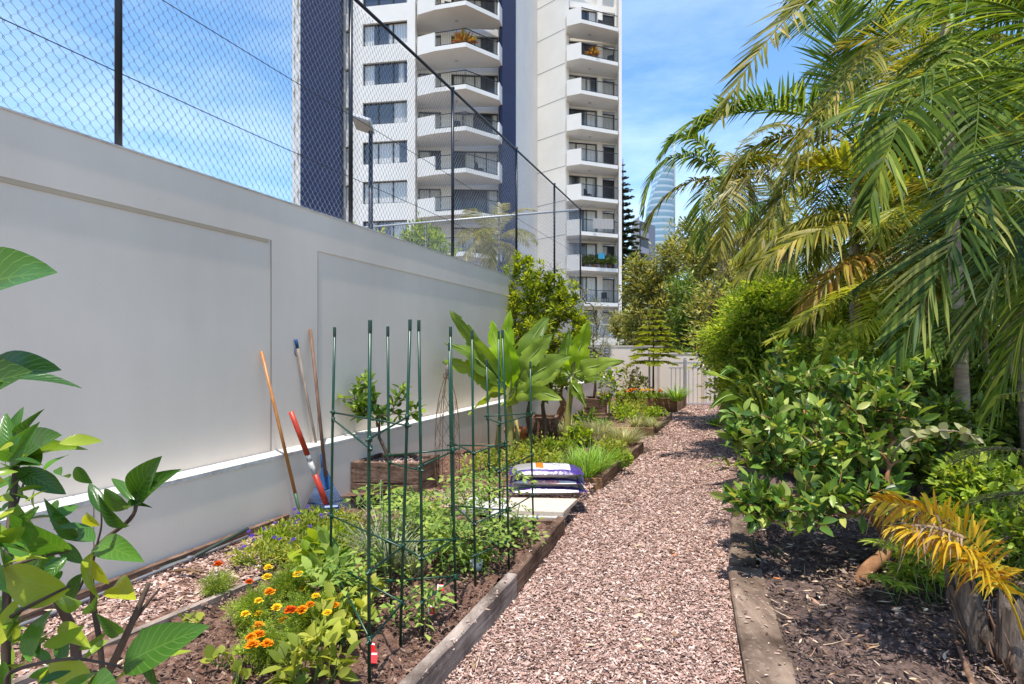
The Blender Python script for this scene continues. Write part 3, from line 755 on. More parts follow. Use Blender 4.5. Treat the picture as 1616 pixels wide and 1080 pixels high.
def glaze(q0, q1, z0, z1, parts, off=.18, matname='win', label='window', bar=.07, low=False):
    """a window: dark frame object with its pane below it"""
    m = MB(); d = (q1-q0).normalized()
    m.seg(q0, q1, z0, z0+bar, .08, off); m.seg(q0, q1, z1-bar, z1, .08, off)
    for i in range(parts+1):
        t = i/parts; c = q0.lerp(q1, t); c0, c1 = c-d*bar/2, c+d*bar/2
        if i == 0: c0, c1 = q0, q0+d*bar
        if i == parts: c0, c1 = q1-d*bar, q1
        m.seg(c0, c1, z0+bar, z1-bar, .08, off)
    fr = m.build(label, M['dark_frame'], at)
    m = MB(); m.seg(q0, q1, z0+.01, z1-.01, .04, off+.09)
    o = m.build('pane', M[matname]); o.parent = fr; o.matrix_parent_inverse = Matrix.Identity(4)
    fr.matrix_parent_inverse = parent_inv(at)
    return fr
rows = []
def ffac(*a, **k):
    fm = MB(); r = facade(fm, *a, **k); fm.build('facade_wall', M['tower_white'], at); return r
rows += [(r, 3, 'win', 'window') for r in ffac(XY(567, 42.2), XY(655, 41.5), [(.06, .86, 1.0, 2.65)])]
rows += [(r, 2, 'win', 'window') for r in ffac(XY(540, 43.1), XY(567, 42.25), [(.1, .55, .9, 2.6)])]
rows += [(r, 1, 'win', 'window') for r in ffac(XY(461, 47.5), XY(474, 42.4), [(.15, .42, .9, 2.5), (.6, .85, .9, 2.5)])]
rows += [(r, 2 if i % 2 == 0 else 4, 'door_glass', 'balcony_door') for i, r in enumerate(ffac(XY(656, 43.1), XY(788.7, 43.5), [(.03, .30, .05, 2.45), (.42, .98, .05, 2.45)]))]
rows += [(r, 3 if i % 2 == 0 else 1, 'door_glass', 'balcony_door') for i, r in enumerate(ffac(XY(892.3, 49.3), XY(973, 50.4), [(.02, .62, .05, 2.45), (.72, .97, .05, 2.3)]))]
for (r, n_, mt, lb) in rows:
    if r[3] < 1.5+ 560*45/898+2.5 : glaze(r[0], r[1], r[2], r[3], n_, .18, mt, lb)
m = MB(); m.seg(XY(973.2, 50.6), XY(976.6, 48.6), 0, ZT, .25); m.build('end_fin', M['tower_white'], at)
def balcony(poly, ri, name_z, solid=((0, 1),), endp=True):
    """poly: back-left, front points..., back-right plan points; slab + parapets + railing"""
    z = name_z
    m = MB(); m.prism(poly, z-.30, z)
    cx = sum(p[0] for p in poly)/len(poly); cy = sum(p[1] for p in poly)/len(poly)
    fp = poly
    for (i, j) in solid: m.seg(fp[i], fp[j], z+.0, z+1.02, .14, .0)
    if endp:
        m.seg(fp[-2], fp[-1], z, z+1.02, .14, .0)
    sl_ = m.build('balcony', M['tower_white'], at)
    m = MB()
    for i in range(ri[0], ri[1]):
        a = Vector((*fp[i], 0)); b = Vector((*fp[i+1], 0)); d = (b-a); Ln = d.length; d.normalize(); nb = Vector((-d.y, d.x, 0))*.06
        m.seg(a+nb, b+nb, z+1.0, z+1.05, .05); m.seg(a+nb, b+nb, z+.08, z+.11, .04)
        k = int(Ln/.13)
        for t in range(k+1):
            q = a.lerp(b, t/k)+nb; wd = .03 if t % 12 == 0 else .012
            m.box((q.x, q.y, z+.55), (wd, wd, .9))
    rl = m.build('railing', M['dark_frame']); rl.parent = sl_
    m = MB(); q = Vector((cx, cy+.3, z-.33)); m.lathe([(.0, .0), (.14, 0), (.14, .03)], q, 12)
    ll = m.build('ceiling_lamp', M['ledge']); ll.parent = sl_
    return sl_
LB = [XY(657, 43.0), XY(659, 40.9), XY(686, 40.3), XY(735, 39.7), XY(788, 41.6), XY(794, 42.7)]
for k in range(0, 10): balcony(LB, (2, 4), TZ+TF*k, ((0, 1), (1, 2)))
RB = [XY(893, 49.2), XY(894.5, 47.5), XY(917, 47.0), XY(975.3, 48.3), XY(976, 50.4)]
for k in range(0, 10): balcony(RB, (2, 3), TZ+TF*k, ((0, 1), (1, 2)), False)
# things on balconies
def potted(px, Y, z, label, mat, s=.5):
    t = thing('potted_plant', label, 'potted plant', (*XY(px, Y), z)); p = XY(px, Y)
    m = MB(); m.lathe([(0, 0), (.14, 0), (.2, .35), (.17, .35), (0, .3)], (p[0], p[1], z), 12); m.build('pot', M['timber_warm'], t)
    rng = np.random.default_rng(int(px)); n = 120; c = np.array([p[0], p[1], z+.4]); X = rnd_unit(rng, n); X[:, 2] = abs(X[:, 2])
    m = MB(); m.scatter(*LEAFN[:2], c+X*.1, X, rnd_unit(rng, n), s*(.5+rng.random(n)*.6)); m.build('foliage', mat, t)
M['red_leaf'] = leaf_mat('red_leaf', [(.35, .05, .02), (.5, .25, .03), (.2, .3, .04)], .3)
potted(733, 40.6, TZ+TF*7, 'spiky red and yellow pot plant on an upper tower balcony', M['red_leaf'], .9)
potted(936, 47.9, TZ+TF*8, 'pot plant on a high balcony of the right hand balcony stack', M['red_leaf'], .7)
def chair(px, Y, z, rz, lab):
    x, y = XY(px, Y); t = thing('balcony_chair', lab, 'chair', (x, y, z), 'chairs on the tower balconies'); R_ = Matrix.Rotation(rz, 3, 'Z')
    def P(a): return Vector((x, y, z))+R_ @ Vector(a)
    m = MB(); m.box(P((0, 0, .45)), (.5, .5, .04), rz); m.build('seat', M['dark_frame'], t)
    m = MB(); m.box(P((0, .25, .72)), (.5, .04, .5), rz); m.build('backrest', M['dark_frame'], t)
    for sx_ in (-1, 1):
        for sy_ in (-1, 1): m = MB(); m.tube([P((sx_*.22, sy_*.22, 0)), P((sx_*.22, sy_*.22, .45))], .02, 5); m.build('leg', M['dark_frame'], t)
for (px, Y, k, rz, lab) in ((708, 41.2, 8, .3, 'dark chair on the topmost visible left balcony'), (765, 41.6, 7, -.5, 'dark chair right of the red pot plant on the left balconies'), (722, 41.0, 5, .2, 'dark chair behind the fence mesh, fifth balcony of the left stack'), (757, 41.5, 4, 1.2, 'dark chair at the right end of a lower left balcony'), (950, 48.6, 9, .4, 'dark chair on the uppermost right stack balcony'), (962, 48.8, 8, -.4, 'dark chair right of the high pot plant'), (928, 48.4, 4, .9, 'dark chair on the middle right stack balcony'), (955, 48.7, 1, .2, 'dark chair on the lowest clear right stack balcony')):
    chair(px, Y, TZ+TF*k, rz, lab)
# laundry and towel
def cloth(px0, px1, Y, z0, z1, mat, label, name='hanging_towel'):
    a = Vector((*XY(px0, Y), 0)); b = Vector((*XY(px1, Y+.3), 0)); m = MB(); K = 24; vs = []
    for j in (0, 1, 2):
        for i in range(K+1):
            q = a.lerp(b, i/K); vs.append((q.x, q.y-.04*math.sin(i*1.7)*(.4+.6*j/2)-.03, z1+(z0-z1)*j/2))
    for j in (0, 1, 2):
        for i in range(K+1):
            q = a.lerp(b, i/K); vs.append((q.x, q.y-.04*math.sin(i*1.7)*(.4+.6*j/2)-.01, z1+(z0-z1)*j/2))
    h = 3*(K+1); fs = []
    for j in range(2):
        for i in range(K):
            a_ = j*(K+1)+i; fs += [(a_, a_+1, a_+K+2, a_+K+1), (h+a_, h+a_+K+1, h+a_+K+2, h+a_+1)]
    m.add(vs, fs, 0, True); tag(m.build(name, mat), label, 'cloth')
M['cloth_grey'] = plain_mat('grey_cloth', (.38, .36, .34), .9); M['cloth_blue'] = plain_mat('blue_cloth', (.05, .3, .45), .9)
cloth(936, 968, 47.2, TZ+TF*3+.25, TZ+TF*3+1.1, M['cloth_grey'], 'pale grey sheet hanging over the railing of a right stack balcony')
cloth(944, 954, 47.3, TZ+TF*2+.7, TZ+TF*2+1.18, M['cloth_blue'], 'bright blue towel over the railing above the plants')
M['sage'] = leaf_mat('balcony_green', [(.03, .08, .02), (.08, .14, .05)], .2)
for q in (926, 938, 950, 962): potted(q, 47.9+(q-926)*.012, TZ+TF*2, {926: 'leftmost', 938: 'second', 950: 'third', 962: 'rightmost'}[q]+' of four dark pot plants behind the balcony railing with the blue towel', M['sage'], .8)

# ================================================================= distant buildings
gt_ = thing('glass_tower', 'tall blue glass skyscraper with a curved top and spire in the far distance', 'skyscraper', (*XY(1041, 600), 0))
gm, nt = newmat('hazy_skyscraper_glass')
tcn = nd(nt, 'ShaderNodeTexCoord'); sp = nd(nt, 'ShaderNodeSeparateXYZ'); nt.links.new(tcn.outputs['Object'], sp.inputs[0])
fr_ = nd(nt, 'ShaderNodeMath', operation='FRACT'); dv = nd(nt, 'ShaderNodeMath', operation='DIVIDE'); nt.links.new(sp.outputs[2], dv.inputs[0]); dv.inputs[1].default_value = 6.5; nt.links.new(dv.outputs[0], fr_.inputs[0])
rr = ramp(nt, [(.44, .52, .58), (.17, .29, .37), (.24, .37, .45)], [.3, .36, 1]); nt.links.new(fr_.outputs[0], rr.inputs[0])  # bands kept pale, distance haze put into the glass colour
p = pbsdf(nt, rr.outputs[0], .3, .5); out(nt, p.outputs[0])
m = MB(); cx, cy = XY(1041, 600); vs = []; N_ = 28; lev = 24
hz_ = lambda y: CAMH-(y-HZ)/F*600
for k in range(lev+1):
    for i in range(N_):
        a = i*2*PI/N_; x, y = 15.5*math.cos(a), 12*math.sin(a)
        top = hz_(256)-.085*(x-15)**2*.7
        if x > 0: top = hz_(256)-.02*(x-12)**2
        s = 1-.06*(k/lev)**3
        vs.append((cx+x*s, cy+y*s, top*k/lev))
fs = [(k*N_+i, k*N_+(i+1) % N_, (k+1)*N_+(i+1) % N_, (k+1)*N_+i) for k in range(lev) for i in range(N_)]+[tuple(range(lev*N_, lev*N_+N_))]
m.add(vs, fs, 0, False); m.build('tower_shaft', gm, gt_)
m = MB(); sx_, sy_ = XY(1064, 596); m.tube([(sx_, sy_, 0), (sx_, sy_, hz_(228)*.93), (sx_, sy_, hz_(215))], [1.4, 1.1, .3], 6); m.build('spire', M['galv_lit'], gt_)
gb = thing('apartment_block', 'distant grey brown apartment block with stacked dark balconies right of the pine', 'apartment block', (*XY(1010, 110), 0))
hh = lambda y, Y: CAMH-(y-HZ)/F*Y
m = MB(); m.prism([XY(998, 112), XY(1009, 108), XY(1010, 125), XY(996, 125)], 0, hh(342, 108)); m.build('wall', rough_mat('far_beige', (.4, .37, .36), (.5, .47, .45), .3, .8, 0), gb)
m = MB(); m.prism([XY(1009.3, 109), XY(1034, 114), XY(1032, 126), XY(1010, 126)], 0, hh(350, 110)); m.build('side_wall', plain_mat('far_blue_grey', (.2, .22, .27), .7), gb)
for k in range(8):
    z = hh(352, 110)-3-k*3.1; m = MB(); m.prism([XY(1011, 107.6), XY(1024, 110.4), XY(1024, 113), XY(1011, 110)], z, z+1.1); m.build('balcony', plain_mat('far_balcony', (.34, .34, .38), .7) if k == 0 else bpy.data.materials['far_balcony'], gb)
    m = MB(); m.prism([XY(1011.5, 109.0), XY(1023.5, 111.6), XY(1023.5, 112), XY(1011.5, 109.6)], z+1.11, z+3.0); m.build('window', M['dark_frame'], gb)
# flat canopy and low buildings behind far wall
cp = thing('canopy', 'white flat roofed canopy on posts behind the far wall', 'canopy', (*XY(970, 30), 0))
m = MB(); a, b = XY(925, 29), XY(1060, 30); m.seg(a, b, hh(545, 29), hh(533, 29), 4.0); m.build('roof', M['tower_white'], cp)
for px in (974, 1040, 930):
    m = MB(); q = XY(px, 29.6); m.box((q[0], q[1], .85), (.14, .14, 1.7)); m.build('post', M['navy'], cp)
fb = thing('balustrade', 'low grey metal balustrade with a blue grey panel above the white canopy', 'balustrade', (*XY(960, 34), 0))
m = MB(); a, b = Vector((*XY(915, 34), 0)), Vector((*XY(1060, 35), 0)); m.seg(a, b, hh(513, 34), hh(511, 34), .05); m.seg(a, b, hh(532, 34), hh(530, 34), .05)
for k in range(60):
    q = a.lerp(b, k/59); m.box((q.x, q.y, (hh(531, 34)+hh(512, 34))/2), (.02, .02, hh(512, 34)-hh(531, 34)))
m.build('railing', M['galv'], fb)
m = MB(); m.seg(XY(962, 33.6), XY(984, 33.7), hh(531, 34), hh(513, 34), .06); m.build('panel', plain_mat('blue_grey_panel', (.16, .22, .32), .6), fb)
m = MB(); m.prism([XY(915, 34.3), XY(1080, 35.3), XY(1080, 40), XY(915, 40)], 0, hh(530, 34)); m.build('terrace_base', rough_mat('terrace', (.2, .2, .2), (.3, .3, .3), .5, .8, 0), fb)
# ================================================================= plant generators
def npv(v): return np.array(tuple(v), float)
def crown_points(ells, n, rng, shell=.45):
    """ells: list of (centre, (rx,ry,rz), weight)"""
    w_ = np.array([e[2] for e in ells], float); w_ /= w_.sum(); pts = []
    for e, k in zip(ells, rng.multinomial(n, w_)):
        d = rnd_unit(rng, k); r = (shell+(1-shell)*rng.random(k))**.7
        r *= .8+.3*rng.random(k)
        pts.append(npv(e[0])+d*r[:, None]*np.array(e[1]))
    return np.concatenate(pts)
def skeleton(base, start, pts, rng, r0, tip=.003, jit=.06, zmin=None, n=5, mi=0, m=None, bow=.08):
    base, start = npv(base), npv(start); H = np.linalg.norm(start-base)
    nodes = [base, base*.66+start*.34+rng.normal(size=3)*jit*H*[1, 1, .2], base*.33+start*.67+rng.normal(size=3)*jit*H*[1, 1, .2], start]
    par = [-1, 0, 1, 2]; twigs = []
    order = np.argsort(np.linalg.norm(pts-start, axis=1)); br = []
    for i in order:
        p = pts[i]; N = np.array(nodes); d = np.linalg.norm(N-p, axis=1)
        d = d+.25*np.linalg.norm(N-start, axis=1)*0+np.where(N[:, 2] > p[2], .25, 0)
        d[:3] += 5
        k = int(np.argmin(d)); q = nodes[k]; Ln = np.linalg.norm(p-q)
        mid = (p+q)/2+rng.normal(size=3)*Ln*.1; mid[2] += bow*Ln
        nodes.append(mid); par.append(k); nodes.append(p); par.append(len(nodes)-2)
        br.append((k, len(nodes)-2, len(nodes)-1)); twigs.append((q, mid, p))
    cnt = np.ones(len(nodes))
    for i in range(len(nodes)-1, 0, -1): cnt[par[i]] += cnt[i]
    rr = np.minimum(r0, np.maximum(tip, r0*(cnt/cnt[3])**.48))
    m = m or MB()
    t0 = catmull(nodes[:4], 4); m.tube(t0, np.linspace(r0*1.25, r0, len(t0)), max(n, 8), mi)
    for (a, b, c) in br:
        P = catmull([nodes[a], nodes[b], nodes[c]], 3)
        m.tube(P, np.interp(np.linspace(0, 1, len(P)), [0, .5, 1], [rr[b], rr[b]*.8, max(tip*.7, rr[c]*.6)]), n if rr[b] > tip*2 else 4, mi, cap=False)
    return m, twigs
def foliage(twigs, per, size, rng, tmpl=LEAF4, spread=.1, up=.7, outward=1.0, mi=0, m=None, svar=.35, sag=0.0, start=.25):
    m = m or MB(); n = len(twigs)
    A = np.array([t[1] for t in twigs]); B = np.array([t[2] for t in twigs])
    idx = np.repeat(np.arange(n), per); k = len(idx)
    t = start+(1-start)*rng.random(k)**.7
    P = A[idx]*(1-t[:, None])+B[idx]*t[:, None]
    D = (B-A)[idx]; D /= np.linalg.norm(D, axis=1, keepdims=True)+1e-9
    R = rnd_unit(rng, k)
    P = P+R*spread*rng.random(k)[:, None]
    X = D*.55*outward+R*.9; X[:, 2] += .15-sag
    Z = rng.normal(size=(k, 3))*.45; Z[:, 2] += up; 
    s = size*(1-svar+2*svar*rng.random(k))
    m.scatter(tmpl[0], tmpl[1], P, X, Z, s, mi, True, tmpl[2]); return m
def shrub(name, label, cat, base, start, ells, npts, per, size, mat, bark, seed, r0=.03, tmpl=LEAF4, spread=.1, up=.7, shell=.4, group=None, sag=0, tip=.003, bow=.08, jit=.06, svar=.35, crown='crown', mat2=None):
    rng = np.random.default_rng(seed); t = thing(name, label, cat, base, group)
    pts = crown_points(ells, npts, rng, shell)
    m, tw = skeleton(base, start, pts, rng, r0, tip=tip, bow=bow, jit=jit)
    m.build('trunk', bark, t)
    f = foliage(tw, per, size, rng, tmpl, spread, up, sag=sag, svar=svar)
    f.build(crown, mat, t)
    return t
def compound(k, w=.35, ls=.34, droop=.25, term=True):
    """pinnate leaf template of 2k(+1) leaflets"""
    V, Fc = [], []; bt = leaf_t(w, 2, .15, .12)
    def put(x, ang, s):
        c, sn = math.cos(ang), math.sin(ang); z0 = -droop*x*x; n0 = len(V)
        for (a, b, cc) in bt[0]: V.append((x+(a*c-b*sn)*s, (a*sn+b*c)*s, z0+cc*s-.25*abs(math.sin(ang))*a*s*.5))
        for f in bt[1]: Fc.append(tuple(i+n0 for i in f))
    for i in range(k):
        x = .25+.65*i/k; s = ls*(1-.35*abs(i/k-.4))
        put(x, 1.05, s); put(x, -1.05, s)
    if term: put(.9, 0, ls)
    return V, Fc, [(0, 0)]*len(V)
PINN = compound(4, .34, .36, .5); TOM = compound(2, .5, .42, .35)
def blades(m, c, n, R, H, w, rng, lean=.5, droop=.35, K=5, mi=0, base_r=.03):
    """arching strap blades from a clump base"""
    c = npv(c); a = rng.random(n)*2*PI; l = H*(.55+.55*rng.random(n)); ln = lean*(.15+rng.random(n))
    d = np.stack([np.cos(a)*ln, np.sin(a)*ln, np.ones(n)], 1); d /= np.linalg.norm(d, axis=1, keepdims=True)
    b = c+np.stack([np.cos(a), np.sin(a), 0*a], 1)*(base_r*rng.random(n)**.5)[:, None]
    side = np.stack([-np.sin(a), np.cos(a), 0*a], 1)
    V = []
    dr = droop*(.4+1.2*rng.random(n))
    for k in range(K+1):
        t = k/K; p = b+d*(l*t)[:, None]+np.stack([np.cos(a), np.sin(a), -np.ones(n)*.8], 1)*(l*dr*t**2.2)[:, None]
        ww = w*(1-t**3)*(.5+.5*min(1, t*4))/2+.0004
        V += [p-side*ww, p+side*ww]
    V = np.stack(V, 1)                       # n, 2(K+1), 3
    f = np.array([[2*k, 2*k+2, 2*k+3, 2*k+1] for k in range(K)])
    Fc = (f[None]+(np.arange(n)*2*(K+1))[:, None, None]).reshape(-1, 4)
    m.add(V.reshape(-1, 3), Fc, mi, True); return m
def herb(name, label, cat, base, R, H, n, size, mat, seed, tmpl=LEAF6, group=None, stem=None, nst=14, up=.8, flat=.75):
    """low leafy clump with visible stems"""
    rng = np.random.default_rng(seed); t = thing(name, label, cat, base, group); c = npv(base)
    m = MB(); tw = []
    for i in range(nst):
        a = rng.random()*2*PI; r = R*math.sqrt(rng.random()); h = H*(1-.5*(r/R)**2)*(.6+.4*rng.random())
        p1 = c+np.array([math.cos(a)*r, math.sin(a)*r, h]); b = c+np.array([math.cos(a)*r*.4, math.sin(a)*r*.4, -.02]); mid = (b+p1)/2+np.array([math.cos(a), math.sin(a), .3])*.1*H
        m.tube([b, mid, p1], [.004, .003, .0015], 4, cap=False); tw.append((b, mid*.7+b*.3, p1))
    m.build('stem', stem or M['stem'], t)
    per = max(1, n//nst); f = foliage(tw, per, size, rng, tmpl, R*.28, up, start=.1); f.build('foliage', mat, t); return t

# ---------------------------------------------------------------- palms
def frond_into(m, ctrl, Lmax, n=60, w=.028, droop=.25, rng=None, s0=None, K=4, mi=0, start=.14, vee=.15, rr=.012, mess=.08, curl=0.0, fold=True):
    rng = rng or np.random.default_rng(1)
    P = np.array([tuple(p) for p in bez(ctrl, 30)]); T = np.gradient(P, axis=0); T /= np.linalg.norm(T, axis=1, keepdims=True)
    if s0 is None:
        s0 = np.cross(T[0], [0, 0, 1.0]); 
        if np.linalg.norm(s0) < .15: s0 = np.array([1.0, 0, 0])
    S = np.array(tuple(s0), float); SS = []
    for k in range(30):
        S = S-T[k]*np.dot(S, T[k]); S /= np.linalg.norm(S); SS.append(S)
    SS = np.array(SS)
    m.tube(P, np.linspace(rr, rr*.25, 30), 5, mi)
    t = np.repeat(start+(1-start)*(np.arange(n)+.5)/n, 2); sg = np.tile([1.0, -1.0], n)
    t = np.clip(t+rng.normal(size=2*n)*.004, 0, .999)
    ti = t*29; i0 = ti.astype(int); fr = (ti-i0)[:, None]; i1 = np.minimum(i0+1, 29)
    B = P[i0]*(1-fr)+P[i1]*fr; TT = T[i0]; S_ = SS[i0]*sg[:, None]; Nn = np.cross(SS[i0], TT)
    u = (t-start)/(1-start)
    Ln = Lmax*np.clip(np.sin(PI*(.16+.78*u)), .1, 1)**.7*(.85+.3*rng.random(2*n))
    ang = np.interp(u, [0, .5, 1], [.25, .6, 1.15])+rng.normal(size=2*n)*mess
    D = S_*np.cos(ang)[:, None]+TT*np.sin(ang)[:, None]+Nn*(vee+rng.normal(size=2*n)*mess)[:, None]
    D /= np.linalg.norm(D, axis=1, keepdims=True)
    Wd = TT-D*np.sum(TT*D, 1, keepdims=True)+Nn*(rng.normal(size=2*n)*.35)[:, None]; Wd /= np.linalg.norm(Wd, axis=1, keepdims=True)
    dr = droop*(.5+rng.random(2*n))
    V = []
    for k in range(K+1):
        s = k/K; g = np.array([0, 0, -1.0])*(Ln*dr*s**2)[:, None]
        g = g+TT*(curl*Ln*s**2)[:, None]
        p = B+D*(Ln*s)[:, None]+g
        ww = w*(.35 if k == 0 else (1, 1, .95, .7, .06)[k] if K == 4 else 1-s**2+.05)/2
        V += [p-Wd*ww, p+Wd*ww]
    V = np.stack(V, 1); f = np.array([[2*k, 2*k+2, 2*k+3, 2*k+1] for k in range(K)])
    Fc = (f[None]+(np.arange(2*n)*2*(K+1))[:, None, None]).reshape(-1, 4)
    m.add(V.reshape(-1, 3), Fc, mi, True); return m
FRONDS = {}
def frond_variant(kind, i):
    key = (kind, i)
    if key in FRONDS: return FRONDS[key]
    rng = np.random.default_rng(100+i*7+{'up': 0, 'mid': 1, 'low': 2}[kind]*31)
    y = rng.normal()*.15
    c = {'up': [(0, 0, 0), (.25, 0, .9), (.8, y, 1.5), (1.45, y*2, 1.25)], 'mid': [(0, 0, 0), (.6, 0, .6), (1.3, y, .75), (1.85, y*2, .1)],
         'low': [(0, 0, 0), (.55, 0, .3), (1.1, y, .05), (1.35, y*2, -.95)]}[kind]
    m = frond_into(MB(), [Vector(a) for a in c], .5, 66, .021, {'up': .12, 'mid': .25, 'low': .35}[kind], rng, s0=(0, 1, 0), mess=.1)
    me = m.mesh('frond_mesh'); me.materials.append(L['palm_g']); FRONDS[key] = me; return me
def place_frond(t, C, kind, i, az, scale, mat, tilt=0.0):
    o = bpy.data.objects.new('frond', frond_variant(kind, i)); COL.objects.link(o); o.parent = t
    o.location = Vector(C)-t.location; o.rotation_euler = (0, tilt, az); o.scale = (scale,)*3
    o.material_slots[0].link = 'OBJECT'; o.material_slots[0].material = mat; return o
def palm(label, base, C, r0, hero, rand, seed, azr=None, mats=('palm_g', 'palm_y'), scale=1.0, name='palm_tree', group='palms crowding the right side of the path', shaft=True, trunk=True):
    """hero: list of (ctrl px list [(px,py,Y)...], Lmax, n, w, mat, kwargs); rand: list of (kind, count)"""
    rnd = random.Random(seed); rng = np.random.default_rng(seed)
    t = thing(name, label, 'palm', base, group); C = Vector(C); base = Vector(base)
    if trunk:
        m = MB(); n = 26; P = []; R = []
        for k in range(n+1):
            s = k/n; p = base.lerp(C, s); p.x += .05*math.sin(s*4+seed); P.append(p); R.append(r0*(1.15-.3*s)*(1.06 if k % 2 else .97))
        m.tube(P, R, 12); m.build('trunk', M['palm_trunk'], t)
        m = MB(); m.tube([C+Vector((0, 0, -.55)), C+Vector((0, 0, -.1)), C+Vector((0, 0, .25))], [r0*.95, r0*.9, r0*.3], 10); m.build('crownshaft', M['stem'], t)
    for h in hero:
        ctrl, Lm, n, w, mt = h[:5]; kw = h[5] if len(h) > 5 else {}
        m = frond_into(MB(), [C]+[W(*c) for c in ctrl], Lm, n, w, rng=rng, **kw); m.build('frond', L[mt], t)
    k = 0
    tot = sum(c for _, c in rand)
    for kind, c in rand:
        for i in range(c):
            az = 2*PI*(i+rnd.random()*.6)/c + (.7 if kind == 'mid' else 0)
            if azr: az = azr[0]+(azr[1]-azr[0])*(i+rnd.random())/c
            place_frond(t, C, kind, rnd.randrange(4), az, scale*(.85+.3*rnd.random()), L[rnd.choice(mats)], rnd.uniform(-.15, .15))
    return t
# ---------------------------------------------------------------- banana leaf
def banana_leaf(t, ctrl, width, seed, mat=None, s0=None, gutter=.25, n=26, pet=.16):
    P = np.array([tuple(p) for p in bez(ctrl, n)]); T = np.gradient(P, axis=0); T /= np.linalg.norm(T, axis=1, keepdims=True)
    S = np.cross(T[0], [0, 0, 1.0]) if s0 is None else np.array(s0, float)
    if np.linalg.norm(S) < .1: S = np.array([1.0, 0, 0])
    rng = random.Random(seed); V = []; UV = []; nv = 8; tear = 0
    for k in range(n):
        S = S-T[k]*np.dot(S, T[k]); S /= np.linalg.norm(S); N = np.cross(S, T[k]); u = k/(n-1); q = max(0, (u-pet)/(1-pet))
        wd = width/2*(min(1, (q*5.5))**.6)*(1-max(0, (q-.35)/.65)**2)**.85 if q > 0 else .006
        for j in range(nv+1):
            v = (j/nv-.5)*2
            wv = .007*math.sin(u*40+seed)*abs(v)**2+.02*math.sin(u*9+v*2+seed)*abs(v)+wd*.13*math.sin(u*17+seed*2+(1 if v > 0 else 2.2))
            p = P[k]+S*wd*v*.97+N*(gutter*wd*abs(v)-.35*wd*v*v+wv*(q > 0)); V.append(p); UV.append((u*.6, .5+v*.5))
    fs = []; tearrows = {}
    for side in (0, 1):
        for _ in range(2): tearrows[(rng.randrange(8, n-4), side)] = 1
    for k in range(n-1):
        for j in range(nv):
            a = k*(nv+1)+j
            if (k, int(j >= nv/2)) in tearrows and (j == 0 or j == nv-1): continue
            fs.append((a, a+1, a+nv+2, a+nv+1))
    m = MB(); m.add(V, fs, 0, True, UV)
    m.tube(P, np.interp(np.linspace(0, 1, n), [0, pet, 1], [.02, .013, .003]), 6, 1)
    return m.build('banana_leaf', [mat or L['banana'], M['banana_rib']], t)
M['banana_rib'] = plain_mat('banana_rib', (.3, .38, .12), .4)
M['banana_stem'] = rough_mat('banana_stem', (.12, .09, .03), (.3, .3, .08), 9, .6, .4, .01, stretch=(2, 2, .5), c2=(.36, .2, .08))

# ================================================================= left foreground citrus
rng = np.random.default_rng(5)
cs = thing('citrus_shrub', 'large glossy leaved citrus shrub filling the near left corner', 'citrus shrub', (-1.15, 1.35, .1))
hero_leaves = [  # base px, tip px, Y, width factor, roll
    ((-60, 470), (78, 432), .95, 1, .5), ((-60, 610), (86, 585), .9, 1.15, .1), ((-20, 600), (122, 612), 1.0, .8, -.4), ((-70, 640), (40, 590), .95, 1, .6),
    ((15, 730), (52, 680), 1.25, 1, 1.2), ((22, 725), (10, 655), 1.3, .8, .6), ((30, 735), (92, 690), 1.3, 1, .3), ((30, 738), (115, 715), 1.28, .7, .0), ((25, 740), (100, 778), 1.22, 1.15, .2),
    ((20, 745), (60, 735), 1.3, 1, -.3), ((35, 690), (62, 655), 1.35, .6, 1.1), ((10, 700), (36, 645), 1.35, .7, 1.0),
    ((215, 790), (252, 725), 1.45, .9, .9), ((218, 795), (271, 752), 1.45, 1.15, .5), ((212, 795), (178, 757), 1.45, .8, 1.2), ((205, 800), (166, 775), 1.48, .9, .4), ((200, 805), (232, 802), 1.45, .5, 0),
    ((160, 810), (142, 765), 1.5, .9, 1.1), ((158, 830), (135, 813), 1.5, .5, .3), ((205, 830), (165, 790), 1.4, .9, .1),
    ((150, 855), (92, 845), 1.3, 1.1, 1.2), ((155, 860), (222, 885), 1.35, .7, .2), ((150, 870), (155, 930), 1.3, .9, .9), ((140, 880), (170, 920), 1.35, 1, .5),
    ((110, 870), (20, 815), 1.2, 1.0, .5), ((105, 880), (60, 930), 1.15, 1.2, .2), ((95, 900), (35, 870), 1.2, .9, .7), ((70, 860), (30, 800), 1.25, .9, 1.3), ((120, 850), (80, 800), 1.3, .8, .8),
    ((110, 930), (5, 905), 1.0, 1.3, -.1), ((85, 960), (50, 1040), 1.05, 1.1, .6), ((95, 985), (140, 1020), 1.1, .8, .2), ((130, 905), (112, 960), 1.2, .8, .3), ((130, 950), (80, 925), 1.15, .9, .8),
    ((195, 1050), (322, 992), 1.0, .98, .35), ((180, 1075), (296, 1030), .98, 1.1, -.6), ((160, 1060), (100, 1110), 1.0, 1.1, .2), ((170, 1010), (133, 1040), 1.1, .9, .5), ((145, 1070), (80, 1050), 1.0, 1.0, .6),
    ((180, 925), (212, 945), 1.35, .8, .1), ((190, 1000), (160, 975), 1.25, 1, .9), ((10, 930), (-20, 870), 1.0, 1, .3), ((20, 880), (2, 830), 1.1, 1.0, .9), ((10, 760), (-10, 700), 1.2, 1, .2),
    ((40, 960), (20, 1010), 1.0, .9, .9), ((0, 1000), (-30, 930), .95, 1.1, .4), ((225, 990), (250, 1085), 1.05, .8, .9), ((60, 1080), (110, 1060), .95, .9, .3), ((128, 1095), (190, 1120), .95, 1.0, .0),
]
m = MB(); stems = MB()
